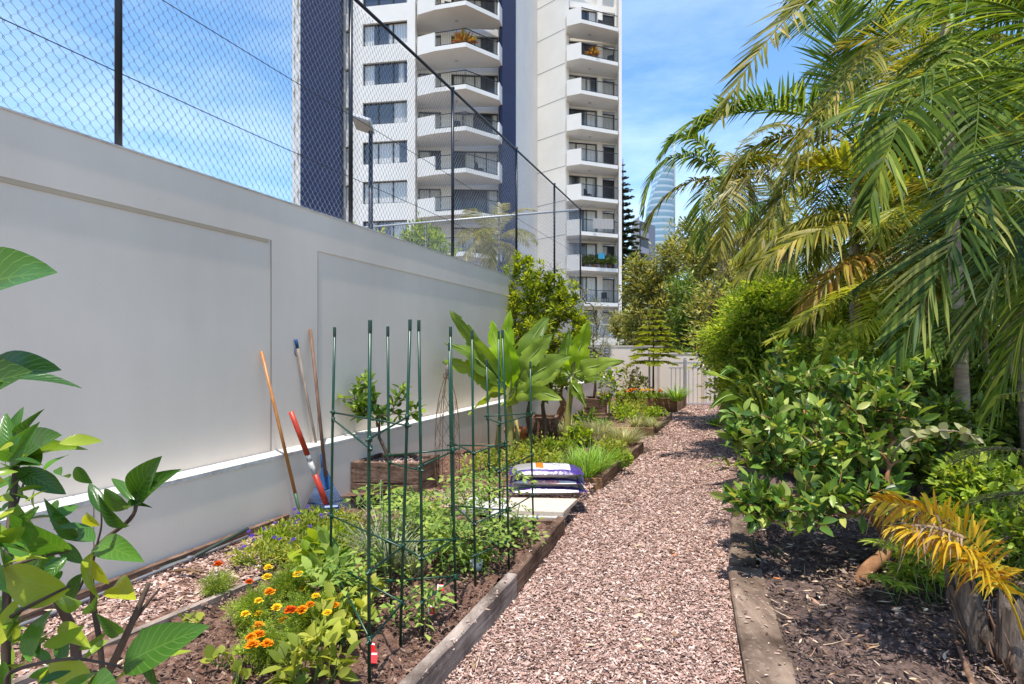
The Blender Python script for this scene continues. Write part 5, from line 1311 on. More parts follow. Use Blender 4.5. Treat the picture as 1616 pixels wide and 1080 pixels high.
def bag(label, c, rz, size, z, cols, seed, text=None):
    """pillow shaped plastic bag with a printed sleeve"""
    t = thing('soil_bag', label, 'bag', (c[0], c[1], z), 'stacked bags of potting mix'); nx, ny = 26, 16; sx, sy, h = size; m = MB()
    def hgt(u, v): return h/2*((1-abs(u)**3.2)*(1-abs(v)**2.6))**.55
    Rz = Matrix.Rotation(rz, 3, 'Z')
    for s in (1, -1):
        vs = []
        for j in range(ny+1):
            for i in range(nx+1):
                u, v = i/nx*2-1, j/ny*2-1
                wz = .006*noise.noise(Vector((u*5+seed, v*5, s)))+.003*noise.noise(Vector((u*14+seed, v*14, s)))
                e = 1-.05*abs(u)**2*abs(v)**2
                p = Rz @ Vector((u*sx/2*e, v*sy/2*e, 0)); zz = z+h*.5+s*hgt(u, v)*(1.05 if s > 0 else .95)+wz*(1-max(abs(u), abs(v))**6)
                zz = max(zz, z+.002)
                vs.append((c[0]+p.x, c[1]+p.y, zz))
        fs = []; mis = []
        for j in range(ny):
            for i in range(nx):
                a = j*(nx+1)+i; f = (a, a+1, a+nx+2, a+nx+1); f = f if s > 0 else f[::-1]
                u, v = (i+.5)/nx*2-1, (j+.5)/ny*2-1; fs.append((f, cols(u, v, s)))
        base = m.n; m.add(vs, np.array([f for f, k in fs if k == 0]).reshape(-1, 4) if any(k == 0 for _, k in fs) else [], 0, True)
        for mi_ in (1, 2, 3):
            sel = [f for f, k in fs if k == mi_]
            if sel: m.f.append((np.array(sel)+base, mi_, True))
    m.build('bag', [M['bag_white'], M['bag_purple'], M['bag_orange'], M['bag_grey']], t)
    # crimped seams at both ends
    for s in (-1, 1):
        m = MB(); vs = []
        for i in range(17):
            v = i/16*2-1; p = Rz @ Vector((s*(sx/2-.012), v*sy/2*.93, 0)); p2 = Rz @ Vector((s*(sx/2+.022), v*sy/2*.93, 0)); dz = .006*math.sin(i*2.2)
            vs += [(c[0]+p.x, c[1]+p.y, z+h*.5), (c[0]+p2.x, c[1]+p2.y, z+h*.5-.012+dz)]
        m.add(vs, [(2*i, 2*i+2, 2*i+3, 2*i+1) for i in range(16)], 0, True)
        m.build('seam', M['bag_purple'], t)
    for (txt, sz, u, v, face, mt) in (text or []):
        cu = bpy.data.curves.new('print', 'FONT'); cu.body = txt; cu.size = sz; cu.align_x = 'CENTER'; cu.align_y = 'CENTER'; cu.extrude = .0004
        ob = bpy.data.objects.new('printing', cu); COL.objects.link(ob)
        dg = bpy.context.evaluated_depsgraph_get(); me = bpy.data.meshes.new_from_object(ob.evaluated_get(dg)); bpy.data.objects.remove(ob)
        co_ = np.zeros(len(me.vertices)*3); me.vertices.foreach_get('co', co_); co_ = co_.reshape(-1, 3)
        if face == 'top':
            nv = []
            for (x, y, zz) in co_:
                uu, v2 = x/(sx/2)+u, y/(sy/2)+v; uu = max(-.95, min(.95, uu)); v2 = max(-.95, min(.95, v2))
                p = Rz @ Vector((uu*sx/2, v2*sy/2, 0)); nv.append((c[0]+p.x, c[1]+p.y, z+h*.5+hgt(uu, v2)*1.05+.006+zz))
        else:
            nv = []
            for (x, y, zz) in co_:
                uu = x/(sx/2)+u; vz = (y+v*h/2)/(h/2)      # height on front
                vz = max(-.9, min(.9, vz)); vv_ = -(max(0, 1-(abs(vz)/max(.05, (1-abs(uu)**3.2)**.55))**(1/.55)))**(1/2.6)
                p = Rz @ Vector((uu*sx/2, vv_*sy/2, 0)); nv.append((c[0]+p.x, c[1]+p.y-.006-zz, z+h*.5+vz*h/2))
        me.vertices.foreach_set('co', np.array(nv).ravel()); me.materials.clear(); me.materials.append(mt)
        o = bpy.data.objects.new('printing', me); COL.objects.link(o); o.parent = t; o.matrix_parent_inverse = parent_inv(t)
def bagmat(name, c):
    m_, nt = newmat(name); n = noise_tex(nt, 14, 5, .6); p = pbsdf(nt, c, .28, .5); bump(nt, p, n.outputs[0], .5, .012); out(nt, p.outputs[0]); return m_
M['bag_white'] = bagmat('bag_white', (.7, .68, .68)); M['bag_purple'] = bagmat('bag_purple', (.055, .022, .17)); M['bag_orange'] = bagmat('bag_orange', (.75, .17, .02)); M['bag_grey'] = bagmat('bag_grey', (.3, .28, .27))
M['print_dark'] = plain_mat('print_dark', (.05, .04, .06), .5)
cb = G(865, 785, .165); bc = (cb.x, cb.y+.16)
def colA(u, v, s):
    if s < 0: return 3
    if -.95 < v < -.7: return 1
    if u < -.35: return 3
    if -.3 < u < -.1 and v > -.6: return 2
    if u > .72: return 1
    return 0
def colB(u, v, s):
    if s < 0: return 0 if v > -.5 else 3
    return 1 if -.93 < v < -.62 or u > .88 else 0
bag('bottom bag of the stack, white and purple plastic lying on the slab', bc, .03, (.66, .36, .088), .167, colB, 1, [('POTTING MIX', .036, -.15, .35, 'front', M['bag_white'])])
bag('middle bag of the stack, purple with small lettering along its side', (bc[0]+.0, bc[1]+.02), -.05, (.64, .36, .085), .245, colB, 2, [('ORGANIC  PREMIUM', .03, -.1, .3, 'front', M['tag_red'])])
bag('top bag of the stack with an orange panel and purple ends', (bc[0]-.01, bc[1]+.0), -.02, (.63, .36, .105), .32, colA, 4, [('25L', .045, .62, -.78, 'front', M['bag_white']), ('Garden', .06, .25, .25, 'top', M['print_dark']), ('Mix', .05, .3, -.2, 'top', M['print_dark'])])
# --- terracotta pot by the bananas
for (px, Y, r, h, lab, mt) in ((815, 8.3, .17, .34, 'orange terracotta pot at the foot of the first banana plant', 'terra'), (957, 15.2, .16, .3, 'brown pot at the end of the ledge by the far bed', 'terra2')):
    x, y = XY(px, Y); m = MB(); m.lathe([(0, 0), (r*.72, 0), (r*.95, h*.8), (r*1.08, h*.82), (r*1.08, h), (r*.95, h), (r*.9, h*.85), (0, h*.82)], (x, y, .0), 24)
    M[mt] = plain_mat(mt, (.42, .16, .06) if mt == 'terra' else (.2, .1, .06), .8); tag(m.build('terracotta_pot', M[mt]), lab, 'pot')
planter('dark timber planter box under the banana plants', [XY(835, 8.9), XY(876, 8.75), XY(882, 9.3), XY(842, 9.45)], .42, mats=('timber', 'timber'))
planter('small dark timber planter farther along the wall holding a bare stemmed shrub', [XY(922, 12.3), XY(955, 12.1), XY(958, 12.7), XY(926, 12.9)], .42, mats=('timber', 'timber'))
# ================================================================= bananas
b1_ = W(803, 620, 7.6)
bt = thing('banana_plant', 'large banana plant with broad pale green leaves in front of the citrus tree', 'banana plant', (b1_.x, b1_.y, 0), 'banana plants by the wall')
m = MB(); m.tube(catmull([(b1_.x, b1_.y, 0), (b1_.x+.02, b1_.y, .4), (b1_.x-.01, b1_.y, .75), (b1_.x, b1_.y, 1.05)], 5), np.linspace(.065, .035, 16), 12)
m.tube([(b1_.x-.16, b1_.y+.05, 0), (b1_.x-.12, b1_.y+.05, .6)], [.05, .025], 10); m.tube([(b1_.x+.14, b1_.y+.05, 0), (b1_.x+.1, b1_.y+.05, .55)], [.05, .02], 10); m.build('stem', M['banana_stem'], bt)
LV = [ # mid1, mid2, tip, width, side
    ([(785, 585, 7.6), (745, 535, 7.5), (711, 490, 7.5)], .24, (.6, -.5, .6)), ([(780, 590, 7.5), (740, 545, 7.3), (702, 542, 7.2)], .26, (.25, -.4, -.9)), ([(780, 598, 7.5), (735, 570, 7.3), (698, 572, 7.2)], .24, (.1, -.3, -.9)),
    ([(785, 610, 7.5), (765, 620, 7.3), (740, 655, 7.2)], .2, (.8, -.3, .6)), ([(800, 570, 7.5), (796, 530, 7.5), (806, 489, 7.5)], .17, (1, .3, 0)), ([(812, 600, 7.4), (803, 560, 7.3), (795, 520, 7.3)], .2, (1, -.2, 0)),
    ([(815, 585, 7.5), (835, 535, 7.5), (866, 500, 7.6)], .28, (.7, -.5, -.6)), ([(815, 590, 7.4), (840, 560, 7.2), (872, 527, 7.2)], .26, (.6, -.4, -.7)), ([(825, 600, 7.3), (860, 575, 7.1), (903, 563, 7.0)], .26, (.2, -.4, -.9)),
    ([(820, 615, 7.3), (850, 612, 7.1), (887, 632, 7.0)], .2, (.1, -.3, -1)), ([(792, 575, 7.7), (780, 540, 7.8), (776, 505, 7.9)], .2, (1, .2, .1)), ([(815, 620, 7.5), (820, 628, 7.4), (790, 640, 7.2)], .16, (.3, -.3, 1)),
    ([(835, 600, 7.9), (870, 590, 8.1), (890, 580, 8.3)], .2, (.2, -.2, -1)), ([(795, 610, 7.6), (775, 615, 7.8), (755, 600, 8.0)], .18, (.2, -.2, 1))]
for i, (c, wd, s) in enumerate(LV):
    banana_leaf(bt, [Vector((b1_.x, b1_.y, .85)), W(*c[0]), W(*c[1]), W(*c[2])], wd*1.28, i+1, s0=s, mat=L['banana_backlit'] if i in (4, 5, 10) else None, gutter=.5)
b2_ = W(903, 640, 8.7)
bt = thing('banana_plant', 'second smaller banana plant with one long leaf reaching right in front of the louvres', 'banana plant', (b2_.x, b2_.y, 0), 'banana plants by the wall')
m = MB(); m.tube(catmull([(b2_.x-.1, b2_.y, 0), (b2_.x-.06, b2_.y, .5), (b2_.x, b2_.y, 1.0), (b2_.x+.02, b2_.y, 1.3)], 5), np.linspace(.06, .028, 16), 10); m.build('stem', M['banana_stem'], bt)
for i, (c, wd, s) in enumerate([([(900, 590, 8.7), (915, 550, 8.7), (929, 507, 8.7)], .34, (1, .3, .2)), ([(915, 585, 8.6), (940, 575, 8.4), (986, 570, 8.2)], .24, (.1, -.4, -.9)), ([(895, 600, 8.7), (890, 560, 8.8), (899, 520, 8.8)], .24, (1, -.3, 0)),
                             ([(895, 610, 8.6), (915, 610, 8.4), (925, 646, 8.3)], .18, (.6, -.3, .7)), ([(890, 605, 8.7), (870, 590, 8.8), (850, 600, 8.8)], .2, (.2, -.2, .9)), ([(905, 600, 8.8), (930, 590, 9.0), (955, 600, 9.1)], .18, (.2, -.3, -.9))]):
    banana_leaf(bt, [Vector((b2_.x, b2_.y, 1.1)), W(*c[0]), W(*c[1]), W(*c[2])], wd*1.2, 30+i, s0=s, mat=L['banana_backlit'] if i == 0 else None, gutter=.45)
for i, (px, Y) in enumerate(((833, 8.2), (858, 8.6))):
    x, y = XY(px, Y); shrub('potted_shrub', ['dark stemmed shrub left of the two behind the banana plant', 'dark stemmed shrub right of the two behind the banana plant'][i], 'shrub', (x, y, 0), (x, y, .5), [((x, y, 1.05), (.28, .25, .35), 1)], 40, 10, .08, L['dark'], M['bark'], 150+i, r0=.035, tmpl=LEAF6)
# ================================================================= citrus tree against wall
L['lime2'] = leaf_mat('bright_citrus_leaf', [(.06, .13, .015), (.16, .26, .02), (.32, .44, .03), (.45, .55, .06)], .42, .4, shift=.5)
x, y = XY(887, 9.8)
ells = []
for (px, py, Y, rx, rz, w_) in ((855, 540, 9.9, .62, .55, 1.6), (820, 500, 10.0, .25, .5, .7), (800, 540, 10.1, .28, .45, .5), (850, 480, 10, .3, .5, .9), (885, 490, 9.9, .28, .45, .8), (838, 455, 10, .16, .5, .5), (893, 560, 9.8, .35, .5, .8), (870, 600, 9.8, .35, .25, .4), (912, 500, 9.8, .14, .3, .25), (806, 470, 10.1, .1, .3, .2), (800, 450, 10.1, .05, .35, .22), (818, 425, 10.1, .05, .35, .25), (832, 432, 10.1, .05, .4, .25), (851, 440, 10, .05, .35, .25), (866, 455, 10, .05, .35, .25), (884, 460, 9.9, .05, .35, .25), (905, 470, 9.8, .05, .35, .25), (790, 520, 10.1, .12, .4, .4), (915, 520, 9.7, .14, .3, .4)):
    ells.append((W(px, py, Y), (rx, rx, rz), w_))
shrub('lime_tree', 'dense upright citrus tree with bright yellow green shoots above the banana leaves', 'citrus tree', (x, y, 0), W(890, 640, 9.8), ells, 620, 20, .085, L['lime2'], M['bark_orange'], 160, r0=.06, tmpl=LEAF4, spread=.07, shell=.25, bow=.15, sag=-.25)
# upright shoots
rng = np.random.default_rng(161)
# wispy grey green shrub and others beyond
x, y = XY(938, 12.5)
shrub('wispy_shrub', 'wispy grey green shrub with small leaves at the end of the tall wall', 'shrub', (x, y, 0), (x, y, .5), [(W(930, 510, 12.6), (.5, .4, .7), 1), (W(950, 540, 12.5), (.35, .3, .5), .5), (W(885, 445, 13), (.35, .3, .5), .5)], 120, 16, .055, L['silver'], M['bark'], 165, r0=.03, tmpl=LEAFN, spread=.09)
x, y = XY(940, 12.5)
shrub('bare_shrub', 'bare stemmed reddish shrub in the small timber planter', 'shrub', (x, y, .36), (x, y, .5), [((x, y, 1.15), (.35, .3, .35), 1)], 26, 5, .07, L['mid'], M['bark_orange'], 166, r0=.028, tmpl=LEAF6)
x, y = XY(962, 11.2)
shrub('sapling', 'young yellow green sapling standing between the second and third beds', 'sapling', (x, y, 0), (x-.01, y, .35), [((x, y, .75), (.22, .2, .35), 1), ((x+.15, y, 1.0), (.12, .1, .12), .3)], 26, 7, .10, L['lime'], M['stem'], 167, r0=.014, tmpl=LEAF6)
for i, (px, Y, h, lab) in enumerate(((925, 10.6, .35, 'dark green leafy plant in front of the small planter'), (945, 10.3, .25, 'low dark plant left of the third bed'))):
    x, y = XY(px, Y); herb('leafy_plant', lab, 'plant', (x, y, 0), .25, h, 160, .10, L['citrus'], 170+i, LEAF6)
# ================================================================= bed 2
def G2(px, py, z=.1): return G(px, py, z)
for i, (px, py, n, H) in enumerate(((905, 745, 150, .34), (925, 755, 200, .38), (945, 745, 170, .36), (930, 735, 150, .36))):
    onion(px, py, n, H, ['left', 'front', 'right', 'rear'][i]+'most of four bright green chive clumps in the bed behind the bags', 180+i, 'chive', .008, .65, 'chive_plant', 'chives', br=.09)
for i, (px, py, R, H, n, mt, lab) in enumerate(((862, 735, .22, .22, 420, 'herb', 'yellow green mint clump behind the top bag'), (885, 718, .24, .24, 420, 'lime', 'lime green herb left of the chives'), (965, 722, .22, .3, 460, 'herb', 'yellow green leafy herb between chives and board'), (978, 735, .16, .22, 260, 'lime', 'small lime green herb spilling on the right board of the second bed'),
        (850, 712, .3, .22, 420, 'herb', 'low herb in front of the terracotta pot'), (828, 728, .25, .25, 380, 'herb', 'herb clump at the left end of the second bed'), (912, 705, .2, .36, 160, 'lime', 'taller bright plant at the back of the second bed'), (795, 742, .25, .28, 340, 'herb', 'leafy clump between stakes and second bed'), (765, 750, .25, .3, 320, 'herb', 'leafy clump left of the second bed near the wall'))):
    herb('herb_plant', lab, 'herb', G2(px, py), R, H, n, .05 if i != 6 else .09, L[mt], 190+i, LEAF6 if i != 6 else LEAFB, group='herbs in the second bed', nst=30)
for i, (px, py, lab) in enumerate(((900, 690, 'grey feathery lavender at the back left of the second bed'), (945, 690, 'grey feathery lavender at the back middle of the second bed'), (985, 700, 'grey feathery lavender hanging over the far corner of the second bed'))):
    b = G2(px, py); t = thing('lavender', lab, 'lavender', b, 'grey feathery plants in the second bed'); rng = np.random.default_rng(200+i)
    m = MB(); blades(m, b, 700, .1, .36, .005, rng, 1.1, .35, 4, base_r=.2); m.build('foliage', L['silver'], t)
# ================================================================= bed 3
for i, (px, py, R, H, n, mt) in enumerate(((985, 665, .28, .32, 360, 'lime'), (1010, 660, .28, .3, 360, 'herb'), (1035, 662, .22, .28, 260, 'lime'), (1000, 650, .3, .3, 300, 'herb'), (1020, 672, .22, .16, 240, 'herb'), (975, 655, .2, .4, 200, 'lime'))):
    herb('herb_plant', ['leftmost', 'middle', 'rightmost', 'rear', 'front low', 'tall rear left'][i]+' yellow green herb in the third bed', 'herb', G2(px, py), R, H, n, .06, L[mt], 210+i, LEAF6, group='herbs in the third bed', nst=24)
onion(1005, 676, 160, .28, 'pale strappy clump leaning over the front board of the third bed', 220, 'silver', .012, 1.1, 'strappy_plant', 'strappy plant')
onion(1030, 677, 70, .3, 'pale strappy clump at the near corner of the third bed', 221, 'silver', .012, 1.2, 'strappy_plant', 'strappy plant')
# ================================================================= bed 4
def mgfar(px, py, z, lab, seed, col='mg_o'):
    b = G(px, py, z); t = herb('marigold', lab, 'flower', b, .22, .22, 260, .06, L['mid' if seed % 2 else 'lime'], seed, LEAF4, group='marigolds in the far bed', nst=20); rng = np.random.default_rng(seed)
    for k in range(6):
        a = rng.random()*2*PI; r = .2*math.sqrt(rng.random()); pompom(Vector((b.x+r*math.cos(a), b.y+r*math.sin(a)-.03, b.z+.18+.06*rng.random())), .04, M[col], t, k)
for i, (px, lab) in enumerate(((985, 'leftmost orange marigold in the far bed'), (1003, 'second orange marigold from the left in the far bed'), (1020, 'yellow marigold in the middle of the far bed'), (1036, 'orange marigold left of the strappy lily in the far bed'))):
    mgfar(px, 631, .3, lab, 230+i, 'mg_y' if i == 2 else 'mg_o')
onion(1068, 633, 150, .5, 'strappy green lily clump at the right end of the far bed', 240, 'chive', .02, .9, 'lily_plant', 'lily', z=.3, br=.12)
for i, (px, Y, h, lab, mt) in enumerate(((994, 14.0, .6, 'tall pale shrub with upright stems in the left of the far bed', 'silver'), (1008, 14.2, .4, 'short reddish stemmed plant in the far bed', 'herb'))):
    x, y = XY(px, Y); shrub('bed_shrub', lab, 'shrub', (x, y, .28), (x, y, .4), [((x, y, .45+h/2), (.25, .2, h/2), 1)], 26, 8, .09, L[mt], M['bark_orange'], 244+i, r0=.015, tmpl=LEAF6)
x, y = XY(1031, 14.1)
m = MB(); m.tube([(x-.12, y-.1, .28), (x-.12, y-.1, 1.5)], .025, 8); tag(m.build('support_stake', M['galv']), 'grey stake beside the young pine in the far bed', 'stake')
# ================================================================= norfolk pines
def norfolk(label, base, H, R, tiers, per, mat, seed, z0f=.12, nl=.5, r0=.04, droop=.12, pow_=.8, dens=26, needle=.05, group=None, name='norfolk_pine'):
    rng = np.random.default_rng(seed); t = thing(name, label, 'pine tree', base, group); b = npv(base)
    m = MB(); m.tube([b, b+[0, 0, H*.5], b+[0, 0, H]], [r0, r0*.6, r0*.12], 8)
    f = MB()
    for k in range(tiers):
        u = k/tiers; z = H*(z0f+(1-z0f)*u**.95); rr = R*(1-u)**pow_*(.85+.3*rng.random())+.03*R; n = per
        a0 = rng.random()*3
        for i in range(n):
            a = a0+i*2*PI/n+rng.normal()*.12; r = rr*(.85+.3*rng.random()); d = np.array([math.cos(a), math.sin(a), 0.0])
            c = [b+[0, 0, z], b+d*r*.5+[0, 0, z+r*.12], b+d*r+[0, 0, z-r*droop]]
            P = np.array([tuple(p) for p in bez(c, 8)]); m.tube(P, np.linspace(r0*.2, r0*.06, 8), 4, cap=False)
            S = np.array([-d[1], d[0], 0]); q = dens; tt = .1+.9*rng.random(q); ii = np.minimum((tt*7).astype(int), 6); B_ = P[ii]+(P[ii+1]-P[ii])*(tt*7-ii)[:, None]
            sg = rng.choice([-1, 1], q); X = S*sg[:, None]*.9+d*.7+rng.normal(size=(q, 3))*.1; X[:, 2] += -.1
            l = nl*r*(1.1-tt*.6)*(.6+.5*rng.random(q)); 
            tv = []; tf = []
            for s in range(7):
                x0 = s/7
                for sg2 in (-1, 1):
                    o = len(tv); tv += [(x0, 0, 0), (x0+.14, sg2*needle*2, needle*.6), (x0+.2, 0, 0)]; tf.append((o, o+1, o+2))
                o = len(tv); tv += [(x0, 0, 0), (x0+.12, 0, needle*1.6), (x0+.2, 0, 0)]; tf.append((o, o+1, o+2))
            f.scatter(tv, tf, B_, X, np.tile([0, 0, 1.0], (q, 1)), np.stack([l, np.full(q, max(.2, r*.9)), np.full(q, max(.2, r*.9))], 1), 0, False)
    m.build('trunk', M['bark'], t); f.build('foliage', mat, t); return t
x, y = XY(1031, 14.3)
norfolk('young yellow green pine with flat tiers growing in the far bed', (x, y, .25), 2.35, .68, 10, 7, L['pine_y'], 250, z0f=.38, nl=.42, r0=.03, dens=22, needle=.045)
x, y = XY(983, 72)
norfolk('very tall dark norfolk pine beside the right edge of the apartment tower', (x, y, 0), 25.5, 3.1, 26, 8, L['pine'], 251, z0f=.1, nl=.5, r0=.35, dens=14, droop=-.12, pow_=.75, needle=.08)
# ================================================================= mid distance trees
def tree(label, px, Y, top, R, n, per, size, mat, seed, h0=1.2, tmpl=LEAF4, group='trees beyond the end of the garden', spread=.3, name='broadleaf_tree'):
    x, y = XY(px, Y); ztop = CAMH-(top-HZ)/F*Y; c = (ztop+h0)/2; hr = (ztop-h0)/2; rng = random.Random(seed)
    ells = [((x, y, c), (R*.8, R*.7, hr*.9), 1.2)]+[((x+rng.uniform(-.7, .7)*R, y+rng.uniform(-.5, .5)*R, h0+rng.uniform(.1, .85)*(ztop-h0)), (R*rng.uniform(.3, .5),)*2+(hr*.35,), .6) for _ in range(6)]
    return shrub(name, label, 'tree', (x, y, 0), (x, y, h0), ells, n, per, size, L[mat], M['bark'], seed, r0=.12, tmpl=tmpl, spread=spread, shell=.35, group=group, tip=.012)
tree('olive leaved tree directly behind the far wall and the young pine', 1035, 22, 375, 1.5, 330, 34, .17, 'olive_tree', 260)
tree('olive leaved tree with yellowish tips behind the gate, nearest the skyscraper', 1075, 24, 340, 1.8, 380, 34, .18, 'olive_tree', 261)
tree('darker olive tree behind the gate left of the palms', 1115, 21, 370, 1.7, 340, 34, .16, 'olive_tree', 262, .8)
tree('low olive bush at the foot of the norfolk pine', 995, 27, 478, 1.3, 160, 28, .17, 'olive_tree', 263, .5)
tree('tall tree behind the palms on the right', 1195, 20, 315, 3.0, 420, 30, .2, 'olive_tree', 264)
tree('olive tree in front of the bare trunk of the farthest palm', 1158, 10.3, 392, .75, 220, 26, .085, 'olive_tree', 266, .8)
tree('dark thin trunked tree beyond the gate', 1100, 18, 430, 1.5, 220, 26, .14, 'dark', 265, .6)
palm('grey brown palm behind the chain link fence, left of the third fence post', (*XY(778, 17), 0), W(778, 385, 17), .1, [], [('up', 5), ('mid', 7), ('low', 7)], 31, mats=('palm_pale', 'palm_y'), scale=.75, group='plants behind the chain link fence')
for i, (px, top) in enumerate(((1090, 540), (1130, 525), (1165, 510))):
    tree(['low dark shrub just beyond the gate post', 'middle dark shrub beyond the gate pickets', 'dark shrub beyond the gate against the palms'][i], px, 17.2, top, .9, 120, 26, .12, 'dark', 270+i, .2, name='shrub')
# behind the court fence
tree('light green bushy tree behind the chain link fence', 672, 19, 352, 1.3, 200, 28, .16, 'lime', 280, 2.5, group='plants behind the chain link fence')
tree('small yellow flowering shrub left, just behind the wall and the fence post', 541, 9, 338, .28, 40, 20, .07, 'pine_y', 281, 2.6, group='plants behind the chain link fence', name='shrub', spread=.08)
tree('yellow flowering shrub at the foot of the floodlight pole', 588, 9.4, 352, .3, 40, 18, .07, 'pine_y', 282, 2.6, group='plants behind the chain link fence', name='shrub', spread=.08)
# ================================================================= palms on the right
gp = 'palms crowding the right side of the path'
L['frond_lime'] = leaf_mat('lime_yellow_frond', [(.26, .36, .02), (.42, .48, .03), (.5, .5, .08)], .45, .4, .4, shift=.5)
L['palm_d'] = leaf_mat('palm_dark', [(.015, .045, .01), (.035, .085, .014), (.08, .15, .022), (.24, .27, .08)], .32, .4, .3, shift=.5)  # darkest frond green; mixed in, it puts the clump's inner shade into colour
# A: trunk seen at x=1515
CA = W(1502, 40, 4.7)
palm('palm with the smooth pale trunk standing in the right bed', (*XY(1513, 4.75), 0), CA, .048, [
    ([(1410, -130, 4.5), (1230, -20, 4.2), (1138, 184, 4.1)], .40, 74, .02, 'palm_y', dict(droop=.12, vee=.0, s0=(.6, .5, -.6))),
    ([(1430, 0, 4.5), (1330, 100, 4.4), (1236, 290, 4.4)], .40, 80, .019, 'palm_y', dict(droop=.42, s0=(0, 1, 0))),
    ([(1450, -60, 4.6), (1330, -60, 4.6), (1250, 10, 4.7)], .45, 50, .028, 'palm_g', dict(droop=.5, s0=(0, 1, 0))),
    ([(1550, 60, 4.3), (1560, 150, 4.0), (1520, 330, 3.9)], .5, 50, .03, 'palm_g', dict(droop=.4)),
    ([(1480, 80, 4.4), (1420, 160, 4.2), (1370, 330, 4.1)], .45, 60, .03, 'palm_g', dict(droop=.5)),
    ], [('up', 4), ('mid', 5), ('low', 3)], 1, azr=(-1.9, 1.0), scale=.85, mats=('palm_g', 'palm_y', 'palm_d'))
CB = W(1356, 232, 7.2)
palm('palm with a thin trunk in the middle of the palm clump', (*XY(1352, 7.2), 0), CB, .06, [
    ([(1330, 150, 7.2), (1310, 70, 7.2), (1330, 10, 7.2)], .62, 64, .035, 'palm_g', dict(droop=.1, s0=(1, 0, 0))),
    ([(1270, 130, 7.2), (1130, 130, 7.0), (1048, 238, 7.0)], .5, 66, .033, 'palm_g', dict(droop=.5, s0=(0, 1, 0))),
    ([(1290, 170, 7.2), (1180, 150, 7.2), (1100, 210, 7.3)], .55, 60, .035, 'palm_g', dict(droop=.1, vee=.5, s0=(0, 1, 0))),
    ([(1290, 240, 7.0), (1200, 250, 7.0), (1125, 325, 7.1)], .5, 66, .028, 'palm_pale', dict(droop=.4, s0=(0, 1, 0))),
    ([(1270, 200, 7.2), (1180, 200, 7.2), (1140, 300, 7.3)], .5, 66, .03, 'palm_y', dict(droop=.5, s0=(0, 1, 0))),
    ([(1300, 230, 7.0), (1230, 280, 6.9), (1190, 420, 6.8)], .5, 60, .03, 'palm_y', dict(droop=.4)),
    ([(1400, 200, 7.0), (1420, 280, 6.9), (1390, 400, 6.8)], .5, 60, .034, 'palm_l', dict(droop=.5)),
    ], [('up', 3), ('mid', 4), ('low', 6)], 2, azr=(-1.7, 1.5), mats= ('palm_g', 'palm_g', 'palm_y', 'palm_l'), scale=1.05)
CC = W(1143, 285, 11)
palm('farthest palm, its short arching fronds in front of the glass skyscraper', (*XY(1146, 11), 0), CC, .085, [
    ([(1110, 235, 11), (1030, 215, 11), (1016, 330, 11)], .55, 60, .04, 'palm_g', dict(droop=.5, s0=(0, 1, 0))),
    ([(1100, 270, 11), (1040, 300, 11), (1022, 360, 11)], .5, 50, .04, 'palm_y', dict(droop=.42, s0=(0, 1, 0))),
    ([(1120, 230, 11), (1090, 200, 11), (1055, 225, 11)], .5, 50, .04, 'palm_g', dict(droop=.4, s0=(0, 1, 0))),
    ([(1170, 250, 10.8), (1195, 290, 10.7), (1188, 385, 10.6)], .5, 50, .035, 'palm_y', dict(droop=.4)),
    ([(1120, 265, 10.8), (1098, 315, 10.7), (1108, 395, 10.6)], .5, 50, .035, 'palm_g', dict(droop=.4)),
    ([(1150, 260, 10.6), (1150, 320, 10.4), (1135, 400, 10.3)], .5, 50, .035, 'palm_y', dict(droop=.4)),
    ([(1170, 240, 10.8), (1220, 230, 10.6), (1260, 280, 10.5)], .5, 50, .04, 'palm_y', dict(droop=.5)),
    ], [('up', 1), ('mid', 3), ('low', 3)], 3, azr=(-.9, 1.2), mats=('palm_g', 'palm_y'), scale=.8)
CD = Vector((2.95, 2.75, 2.55))
palm('nearest palm at the right edge with long blades sweeping across the corner', (3.1, 2.7, 0), CD, .05, [
    ([(1640, 150, 2.7), (1560, 260, 2.5), (1415, 560, 2.5)], .42, 84, .016, 'palm_d', dict(droop=.22)),
    ([(1660, 90, 2.6), (1520, 60, 2.4), (1330, 185, 2.4)],   .36, 84, .012, 'palm_g', dict(droop=.35, s0=(0, 1, 0))),
    ([(1680, 250, 2.8), (1600, 340, 2.8), (1530, 540, 2.8)], .4, 70, .015, 'palm_d', dict(droop=.3)),
    ([(1680, 40, 2.6), (1580, -40, 2.5), (1450, 20, 2.5)], .38, 80, .013, 'palm_g', dict(droop=.4, s0=(0, 1, 0))),
    ([(1700, 300, 2.8), (1640, 420, 2.9), (1570, 640, 3.0)], .4, 70, .015, 'palm_g', dict(droop=.4)),
    ], [], 4)
CE = W(1450, 400, 6.2)
